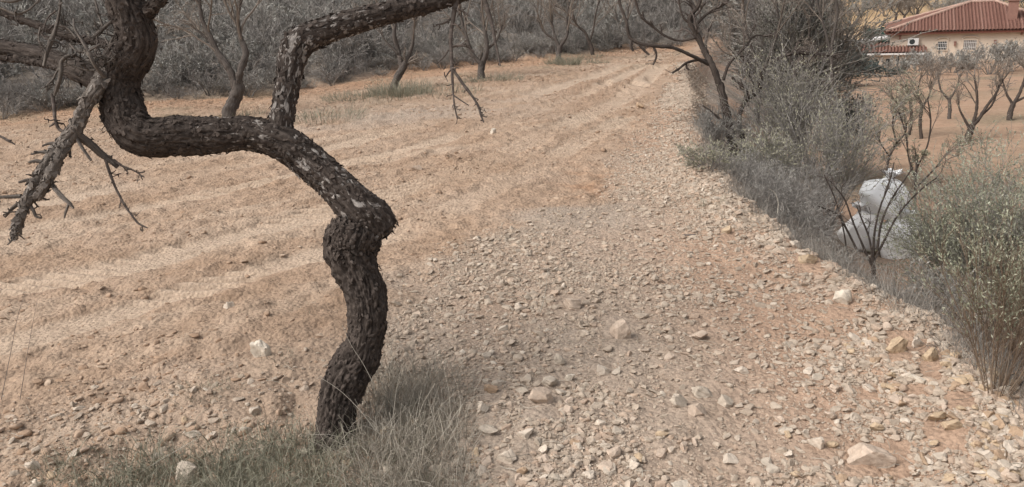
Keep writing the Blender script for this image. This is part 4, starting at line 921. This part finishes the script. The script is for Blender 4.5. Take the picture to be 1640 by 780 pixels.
for k, (u, v, t) in enumerate(((1340, 12, 112), (1372, 20, 108), (1402, 18, 110), (1434, 33, 92), (1447, 36, 90), (1468, 26, 98), (1490, 22, 104))):
    lab = ('dark tree on the slope seen above the evergreen crown', 'small tree on the far slope above the green net fence', 'dark tree at the upper edge of the ochre field', 'dark trunked tree left of the roof corner, nearer pair member on the left', 'dark trunked tree left of the roof corner, nearer pair member on the right', 'small tree just above the left roof slope', 'small tree peeping over the roof ridge end')[k]
    bare_tree('almond_tree', lab, (u, v), [([(u, v), (u + 1, v - 7), (u + 2, v - 12)], 4, 3.4, 0), ([(u + 2, v - 11), (u - 4, v - 17), (u - 8, v - 24)], 2.4, 1.4, 1), ([(u + 2, v - 11), (u + 8, v - 18), (u + 10, v - 26)], 2.4, 1.4, 1)], 1.5, 230 + k, t=t, bark='bark', twig='browntwig', m=(9, 8, 6), group=FA, minr=.013)

# ================================================================== the white sacks
def sack(label, u, v, t, wpx, hpx, seed, mat, neck, z0=None):
    p = at(u, v + hpx / 2, t); p[2] = h1(p[0], p[1]) if z0 is None else p[2]
    W, H = wpx * t / F, hpx * t / F; r = np.random.default_rng(seed)
    V, Fc = ICO[4]; V = V.copy(); V = np.sign(V) * np.abs(V) ** .82
    a = V * 2.3 + seed; V = V * (1 + .16 * fbm(a[:, 0] + a[:, 2], a[:, 1] - .6 * a[:, 2], seed, 2) - .26 * np.abs(fbm(a[:, 0] * 1.5 - a[:, 2], a[:, 1] * 1.5 + a[:, 2] * 1.6, seed + 3, 4, .6)))[:, None]
    V[:, 2] = np.where(V[:, 2] < -.55, -.55 + (V[:, 2] + .55) * .2, V[:, 2])
    V[:, :2] *= (1 - .25 * np.clip(V[:, 2], 0, 1) ** 2)[:, None]
    for _ in range(26):
        nrm_ = norm(r.normal(size=3)); V -= np.maximum(V @ nrm_ - r.uniform(.62, .88), 0)[:, None] * nrm_ * .9
    V = V / np.abs(V).max(0); V[:, 2] -= V[:, 2].min(); V[:, 2] /= V[:, 2].max()
    root = empty('rubbish_sack', p, label, 'sack', 'white rubbish sacks dumped on the bank')
    g = Geo(); g.add(p + V * [W / 2, W * .42, H], Fc, .5); g.build('bag', M[mat], root, p)
    g = Geo(); k = 18; th = np.arange(k) * 2 * math.pi / k; rings = []
    for z, q in ((.90, .13), (.97, .07), (1.02, .06), (1.09, .12), (1.15, .17)):
        f = 1 + .28 * np.sin(th * 6 + seed) * (q > .065); rings.append(p + np.stack([np.cos(th) * q * W * f + neck * W * (z - .9), np.sin(th) * q * W * f, np.full(k, z * H) + .02 * W * np.sin(th * 5)], 1))
    i_ = np.arange(4)[:, None] * k; j_ = np.arange(k)[None]; j2 = (j_ + 1) % k
    g.add(np.concatenate(rings), np.stack([i_ + j_, i_ + j2, i_ + k + j2, i_ + k + j_], -1).reshape(-1, 4), .5); g.build('tied_neck', M[mat], root, p)
M['plastic'] = plain('white_plastic', (.91, .92, .92), .35, 9, .05); M['plasticgrey'] = plain('greyish_white_plastic', (.82, .81, .80), .45, 9, .12)  # the two lower sacks get a slightly greyer white than the top one
TS = ground_at(1411, 408)[1]
sack('bright white sack on top of the other two', 1414, 316, TS - .05, 86, 66, 401, 'plastic', .5, 1)
sack('greyish white sack at the lower left of the pile', 1380, 362, TS + .05, 78, 66, 402, 'plasticgrey', -.4)
sack('greyish white sack at the lower right of the pile', 1442, 376, TS - .1, 80, 66, 403, 'plasticgrey', .3)

# ================================================================== stones
def stone(label, u, v, wpx, hpx, mat, seed, group=None, name='stone', yaw=None, sub=5, cuts=11):
    """a single large stone lying at a place of its own"""
    p, t = ground_at(u, v + hpx * .42); W, H = wpx * t / F, hpx * t / F
    r = np.random.default_rng(seed); V, Fc = rock(sub, seed, cuts, 1, (1, 1)); V = V / np.abs(V).max(0)
    a = r.uniform(-.5, .5) if yaw is None else yaw; c, s = math.cos(a), math.sin(a)
    V = V * [W / 2, W * r.uniform(.32, .45), H * .58]; V = V @ np.array([[c, s, 0], [-s, c, 0], [0, 0, 1]])
    p = p + np.array([0, W * .25, H * .20])
    g = Geo(); g.add(p + V, Fc, np.clip(.5 + .5 * fbm(V[:, 0] * 25, V[:, 1] * 25 + V[:, 2] * 25, seed, 3), 0, 1), smooth=True)
    return tag(g.build(name, M[mat], None, p), label, 'stone', group)
BIG = [
 (993, 533, 40, 36, 'pinkstone', 'largest rounded pale pink stone in the middle of the stony strip'),
 (915, 487, 36, 22, 'pinkstone', 'oval tan stone up and left of the largest rounded stone'),
 (1123, 539, 36, 18, 'pinkstone', 'flat wedge stone right of the largest rounded stone'),
 (868, 651, 46, 30, 'pinkstone', 'large pinkish brown block above the white pointed stone'),
 (1440, 554, 36, 34, 'tan', 'big ochre brown block on the rim at the right'),
 (1472, 555, 30, 18, 'pale', 'pale flat stone right beside the ochre brown block'),
 (1349, 489, 32, 30, 'white', 'pale elongated stone pointing down right near the bank rim'),
 (1405, 736, 82, 40, 'pinkstone', 'largest flat slab at the lower right of the picture'),
 (1311, 716, 34, 34, 'pale', 'rounded pale stone left of the largest flat slab'),
 (416, 569, 36, 34, 'white', 'white stone in the tilled soil left of the trunk'),
 (1504, 689, 38, 20, 'tan', 'flat tan stone up and right of the largest flat slab'),
 (1523, 704, 38, 24, 'tan', 'tan wedge stone touching the flat tan stone'),
 (296, 756, 42, 46, 'pale', 'pale triangular stone half hidden in the foreground grass'),
 (1090, 652, 32, 24, 'greystone', 'greyish stone left of the rounded pair at bottom centre right'),
 (1128, 628, 36, 24, 'greystone', 'grey block stone in the right half of the strip, above the pinkish wedge'),
 (1118, 666, 34, 24, 'pinkstone', 'pinkish wedge stone below the grey block stone'),
 (1163, 640, 30, 26, 'greystone', 'rounded grey stone right of the grey block stone'),
 (896, 576, 24, 20, 'greystone', 'grey stone between the oval stone and the pinkish brown block'),
 (912, 604, 20, 18, 'white', 'white angular stone right of the twin grey stones'),
 (881, 612, 28, 18, 'greystone', 'grey stone left of the white angular stone'),
 (842, 711, 28, 22, 'pale', 'pale flat pointed stone below the pinkish brown block'),
 (812, 741, 34, 30, 'pale', 'pale upright pointed stone near the foreground grass'),
 (774, 668, 22, 22, 'pale', 'pale round stone beside the grass right of the trunk'),
 (786, 630, 30, 18, 'brown', 'rusty brown stone at the edge of the foreground grass'),
 (783, 702, 34, 18, 'greystone', 'flat grey stone under the pale round one by the grass'),
 (1470, 626, 30, 14, 'white', 'white flat stone with grey side below the ochre block'),
 (1393, 630, 24, 16, 'pale', 'small white block left of the white flat stone'),
 (1490, 585, 30, 30, 'tan', 'leaning tan stone on the rim below the ochre block'),
 (1540, 640, 36, 18, 'tan', 'flat tan stone at the rim left of the brown stemmed bush'),
 (1170, 743, 30, 14, 'pale', 'pale flat rectangular stone near the bottom edge'),
 (965, 592, 30, 20, 'pale', 'pale wedge below the largest rounded stone'),
 (790, 212, 13, 11, 'white', 'lone white stone far out on the tilled field'),
 (667, 270, 22, 12, 'pinkstone', 'pale clod like stone on the field right of the sloping trunk'),
 (366, 497, 20, 14, 'pale', 'pale stone on the field left of the lower trunk'),
 (1025, 172, 16, 11, 'brown', 'reddish brown clod on the field near the gravel edge'),
 (1275, 392, 26, 14, 'pale', 'pale long chip on the rim below the dry tangle'),
 (1165, 376, 20, 14, 'tan', 'tan stone on the upper gravel near the bank'),
 (1296, 424, 36, 18, 'tan', 'tan stone at the foot of the dry tangle on the rim'),
]
for k, (u, v, a, b, m, lab) in enumerate(BIG): stone(lab, u, v, a, b, m, 600 + k * 3, name='clod' if 'clod on' in lab else 'stone')

# the rest of the stones: the largest are things of their own, everything smaller is gravel
r_ = np.random.default_rng(21)
def strip_pts(n, dens=None):
    x = r_.uniform(-2.6, 4.6, n * 7); y = 1.9 * (17 / 1.9) ** r_.uniform(0, 1, n * 7)
    s, gq, hd = zones(x, y)
    w_ = sstep(-.15, .35, gq) * (1 - sstep(.15, .45, s)) * (1 + .9 * sstep(-.7, -.1, s)) * (.35 + 1.0 * sstep(-.25, .3, fbm(x * 1.4, y * 1.4, 201, 3))) * (.55 + .45 * np.clip(y / 8, 0, 1))
    w_ = np.maximum(w_, .17 * sstep(.2, -.4, (y - 3.2) - .25 * (x + 2)) * (x < 0))
    k = r_.random(n * 7) < w_ * .5
    return np.column_stack([x[k], y[k]])[:n]
P = strip_pts(120000)
dist = np.hypot(P[:, 0], P[:, 1])
size = np.maximum(.0036 * (r_.pareto(1.75, len(P)) * .9 + 1), .0011 * dist); rim = sstep(-.6, -.15, zones(P[:, 0], P[:, 1])[0]); size = np.minimum(size * (1 + .4 * rim * r_.random(len(P))), .019 + .012 * r_.random(len(P)) ** 2 + .004 * rim)
Z = height(P[:, 0], P[:, 1])
Q3 = np.column_stack([P, Z])
px = size * 2 * F / (((Q3 - CAM) @ _f))
uu = 820 + F * ((Q3 - CAM) @ _r) / ((Q3 - CAM) @ _f); vv = 390 - F * ((Q3 - CAM) @ _u) / ((Q3 - CAM) @ _f)
inside = (uu > 8) & (uu < 1632) & (vv > 60) & (vv < 772)
clear = np.ones(len(P), bool)
for (u, v, a, b, m, lab) in BIG: clear &= (np.abs(uu - u) > a * .65) | (np.abs(vv - v) > b * .75)
Q3, size, px, uu, vv, inside = [q[clear] for q in (Q3, size, px, uu, vv, inside)]
order = np.argsort(-np.where(inside, px, 0)); pickn = 300 - len(BIG)
big = order[:pickn]
meshes = {}
for m in ('pale', 'tan', 'pinkstone', 'greystone', 'brown'):
    for k in range(9):
        V, Fc = rock(3, 700 + k * 7 + len(m), 10, .62); g = Geo(); g.add(V, Fc, np.clip(.5 + .5 * fbm(V[:, 0] * 2, V[:, 1] * 2, k, 3), 0, 1), smooth=False)
        o = g.build('stone', M[m]); meshes[m, k] = o.data; bpy.data.objects.remove(o)
PHR = {'pale': 'small pale', 'tan': 'small ochre tan', 'pinkstone': 'small pinkish', 'greystone': 'small grey', 'brown': 'small rusty brown'}
for k in big:
    s = float(zones(Q3[k:k + 1, 0], Q3[k:k + 1, 1])[0][0])
    m = ('pale', 'tan', 'pinkstone', 'greystone', 'brown')[int(r_.choice(5, p=(.12, .38, .24, .10, .16) if s > -.45 else (.18, .2, .3, .22, .10)))]
    zone = ('along the rim of the bank at the right' if s > -.45 else 'in the lower left corner by the grass' if uu[k] < 560 else 'beside the grass clump right of the trunk' if uu[k] < 800 else 'along the bottom edge of the picture' if vv[k] > 660 else 'on the middle of the strip' if vv[k] > 520 else 'on the upper half of the strip')
    o = bpy.data.objects.new('stone', meshes[m, int(r_.integers(0, 9))]); col.objects.link(o)
    o.location = Q3[k] + [0, 0, size[k] * .22]; o.rotation_euler = (r_.normal(0, .3), r_.normal(0, .3), r_.uniform(0, 6.28)); sz = size[k] * r_.uniform(.9, 1.1); o.scale = (sz, sz, sz)
    tag(o, f'{PHR[m]} stone lying loose {zone}', 'stone', f'{PHR[m]} loose stones {zone}')
rest = np.ones(len(Q3), bool); rest[big] = False
g = Geo(); q = rest & (px > 7)
scatter(g, [rock(2, 800 + k, 9, .6) for k in range(10)], Q3[q] + np.array([0, 0, 1]) * size[q][:, None] * .2, size[q], r_.random(q.sum()), .35, r_)
q = rest & ~(px > 7)
scatter(g, [rock(1, 830 + k, 5, .6) for k in range(12)], Q3[q] + np.array([0, 0, 1]) * size[q][:, None] * .2, size[q], r_.random(q.sum()), .4, r_)
tag(g.build('gravel', M['stone']), kind='stuff')
# soil clods on the tilled field
n = 60000; x = r_.uniform(-13, 5.5, n * 3); y = 2.2 * (24 / 2.2) ** r_.uniform(0, 1, n * 3); s, gq, hd = zones(x, y); tmk, _ = track_mask(x, y)
k = (r_.random(n * 3) < (1 - sstep(-.1, .3, gq)) * (1 - sstep(-.3, .3, hd)) * (1 - .92 * tmk) * (.15 + sstep(-.15, .3, fbm(x * 1.2, y * 1.2, 210, 3))) * .8)
x, y = x[k], y[k]; d = np.hypot(x, y); size = np.maximum(.0045 * (r_.pareto(2.1, len(x)) * .9 + 1), .0011 * d); size = np.minimum(size, .022 + .012 * r_.random(len(x)))
Q4 = np.column_stack([x, y, height(x, y) + size * .12])
g = Geo(); b_ = size > .012
scatter(g, [rock(2, 860 + k, 7, .55) for k in range(8)], Q4[b_], size[b_], r_.random(b_.sum()), .4, r_, True)
scatter(g, [rock(1, 870 + k, 5, .55) for k in range(8)], Q4[~b_], size[~b_], r_.random((~b_).sum()), .4, r_)
tag(g.build('soil_clods', M['clod']), kind='stuff')

# ================================================================== grass, weeds, straw and sticks
g = Geo()
def zone_pts(polys, n, seed):
    r = np.random.default_rng(seed); out = []
    for (u0, u1, v0, v1), q in polys:
        for _ in range(int(n * q)):
            u, v = r.uniform(u0, u1), r.uniform(v0, v1); p = plane(u, v); out.append([p[0], p[1], 0])
    return np.array(out)
def W3(a): return np.column_stack([a[:, 0], a[:, 1], height(a[:, 0], a[:, 1])])
# the grass mat round the trunk: greyer at the right, greener at the left
C = W3(zone_pts([((570, 745, 640, 850), 1.0), ((600, 730, 610, 680), .3)], 130, 1)); tuft(g, C, 20, .19, .08, .0025, 0, .5, 11, (0, .9), 6)
tuft(g, C, 9, .16, .10, .0018, 0, 1.3, 13, (.1, 1), 7, .4)
C = W3(zone_pts([((590, 740, 640, 850), 1)], 26, 2)); tuft(g, C, 4, .38, .05, .0022, 0, .35, 12, (.5, 1), 6)
tag(g.build('dry_grass', M['straw']), kind='stuff')
g = Geo()
C = W3(zone_pts([((330, 560, 700, 880), 1.0), ((200, 420, 740, 880), .7), ((80, 260, 765, 880), .25)], 120, 3)); tuft(g, C, 22, .145, .08, .0026, 0, .55, 21, (0, .8), 6)
tuft(g, C, 9, .12, .10, .0018, 0, 1.3, 23, (0, 1), 7, .4)
C = W3(zone_pts([((580, 700, 690, 860), 1)], 60, 5)); tuft(g, C, 10, .14, .07, .002, 0, .6, 24, (0, .7), 6)
for (u, v, ww, n, h) in ((318, 640, .14, 160, .055), (350, 640, .12, 120, .05), (515, 497, .16, 120, .03), (440, 590, .10, 70, .06), (1140, 340, .08, 60, .14), (940, 640, .1, 40, .05)):
    p = ground_at(u, v)[0]; tuft(g, p, n, h, ww, .002, 0, .7, int(u), (0, .7), 4, .7)
for (u, v, ww, n, h) in ((640, 152, .55, 900, .30), (590, 158, .75, 500, .16), (700, 152, .8, 500, .16), (520, 190, .6, 420, .18), (790, 130, .6, 500, .18), (888, 103, .22, 260, .25), (911, 104, .28, 420, .30), (948, 92, .4, 200, .14), (965, 101, .2, 120, .14), (945, 103, .12, 80, .2), (560, 158, .5, 250, .12), (380, 190, .4, 250, .15)):
    p = ground_at(u, v)[0]; tuft(g, p, n, h, ww, .006, 0, .5, int(u) + 1, (0, .8), 4, .8)
tag(g.build('green_grass', M['greygrass']), kind='stuff')
g = Geo()
# pale dry grass along the bank
r_ = np.random.default_rng(31); out = []
for _ in range(520):
    y = r_.uniform(2.2, 9.5) if r_.random() < .7 else r_.uniform(2.2, 5); x = np.interp(y, EDGE[:, 1], EDGE[:, 0]) + abs(r_.normal(.22, .30)); out.append([x, y, 0])
C = W3(np.array(out)); tuft(g, C, 16, .13, .10, .0022, 0, .7, 32, (0, .6), 5)
C = W3(np.array([[np.interp(y, EDGE[:, 1], EDGE[:, 0]) + d_, y, 0] for y, d_ in zip(r_.uniform(3.2, 4.9, 60), r_.uniform(.05, .45, 60))])); tuft(g, C, 7, .22, .05, .003, 0, .15, 33, (.2, .8), 4)
C = W3(np.array([[np.interp(y, EDGE[:, 1], EDGE[:, 0]) + d_, y, 0] for y, d_ in zip(r_.uniform(2.0, 3.0, 60), r_.uniform(.0, .35, 60))])); tuft(g, C, 14, .14, .06, .0022, 0, .5, 34, (.1, .9), 5)
C = W3(np.array([[np.interp(y, EDGE[:, 1], EDGE[:, 0]) + d_, y, 0] for y, d_ in zip(2.0 * (9.0 / 2.0) ** r_.uniform(0, 1, 190), np.abs(r_.normal(.10, .14, 190)))])); tuft(g, C, 13, .21, .07, .0024, 0, .3, 38, (0, .8), 5)
tag(g.build('bank_grass', M['bankgrass']), kind='stuff')
g = Geo()
# thin grey litter lying between the stones
r_ = np.random.default_rng(35); P = strip_pts(1500); S0 = np.column_stack([P, height(P[:, 0], P[:, 1]) + .008]); D0 = randdir(len(S0), r_) * [1, 1, .18]
PP = grow(S0, D0, r_.uniform(.03, .13, len(S0)), 5, .25, 0, r_); ribbons(g, PP, np.full((len(S0), 5), .0022), r_.random(len(S0)), 0, r_)
C = W3(strip_pts(130)); tuft(g, C, 10, .055, .05, .0018, 0, 1.0, 36, (.2, 1), 4, .5)
tag(g.build('straw_litter', M['straw']), kind='stuff')
# single stalks and sticks
def stalk(name, label, cat, pts, t0, w_, mat, group=None):
    base = at(pts[0][0], pts[0][1], t0)
    g = Geo(); S = spline([[*at(u, v, t0 + (dz[0] if dz else 0)), w_] for u, v, *dz in pts], .01); P = S[np.linspace(0, len(S) - 1, 12).astype(int), :3]
    tubes(g, P[None], np.linspace(w_, w_ * .5, 12)[None], 5, .85)
    return tag(g.build(name, M[mat], None, base), label, cat, group)
t_ = lambda u, v: ground_at(u, v)[1]
stalk('grass_stalk', 'bent pale straw stalk leaning across the foot of the dark trunk from the left', 'stalk', [(602, 690), (572, 652), (540, 622), (512, 604)], T0 - .14, .0013, 'straw')
stalk('grass_stalk', 'long pale straw crossing the trunk foot down to the right', 'stalk', [(596, 610), (580, 580), (562, 552), (548, 520)], T0 - .14, .0011, 'straw')
stalk('grass_stalk', 'tall pale straw rising from the grass right of the trunk', 'stalk', [(700, 705), (693, 665), (686, 640)], 2.85, .0018, 'straw')
stalk('grass_stalk', 'long straw lying slanted over the green grass at lower left', 'stalk', [(195, 775), (260, 735), (320, 700)], t_(260, 745) - .1, .0022, 'straw')
stalk('grass_stalk', 'upright pale straw pair on the gravel left of the oval stone', 'stalk', [(864, 505), (872, 475), (876, 445), (878, 425)], t_(866, 505), .0022, 'straw')
stalk('grass_stalk', 'white forked straw at the bottom edge of the picture', 'stalk', [(958, 788), (946, 765), (944, 745)], t_(948, 778), .0026, 'straw')
stalk('grass_stalk', 'thin dark reddish stalk rising beside the left picture edge', 'stalk', [(2, 640), (18, 560), (30, 500), (40, 470)], 2.9, .0014, 'darktwig')
stalk('grass_stalk', 'thin brown stalk second from the left picture edge', 'stalk', [(32, 640), (45, 560), (52, 520), (60, 480)], 2.9, .0013, 'darktwig')
stalk('stick', 'dark short stick lying on the upper gravel', 'stick', [(1096, 377), (1112, 376), (1128, 378)], t_(1112, 380) - .02, .010, 'darktwig')
stalk('stick', 'bent pale stalk arching out of the dry tangle on the bank', 'stick', [(1245, 342), (1246, 322), (1238, 306), (1230, 302)], 6.0, .004, 'straw')
M['pvc'] = plain('white_chip', (.75, .74, .72), .5, 20, .1)
stalk('stick', 'white broken strip lying on the rim below the ochre block', 'stick', [(1510, 584), (1518, 594), (1526, 603)], t_(1518, 600) - .02, .008, 'pvc')
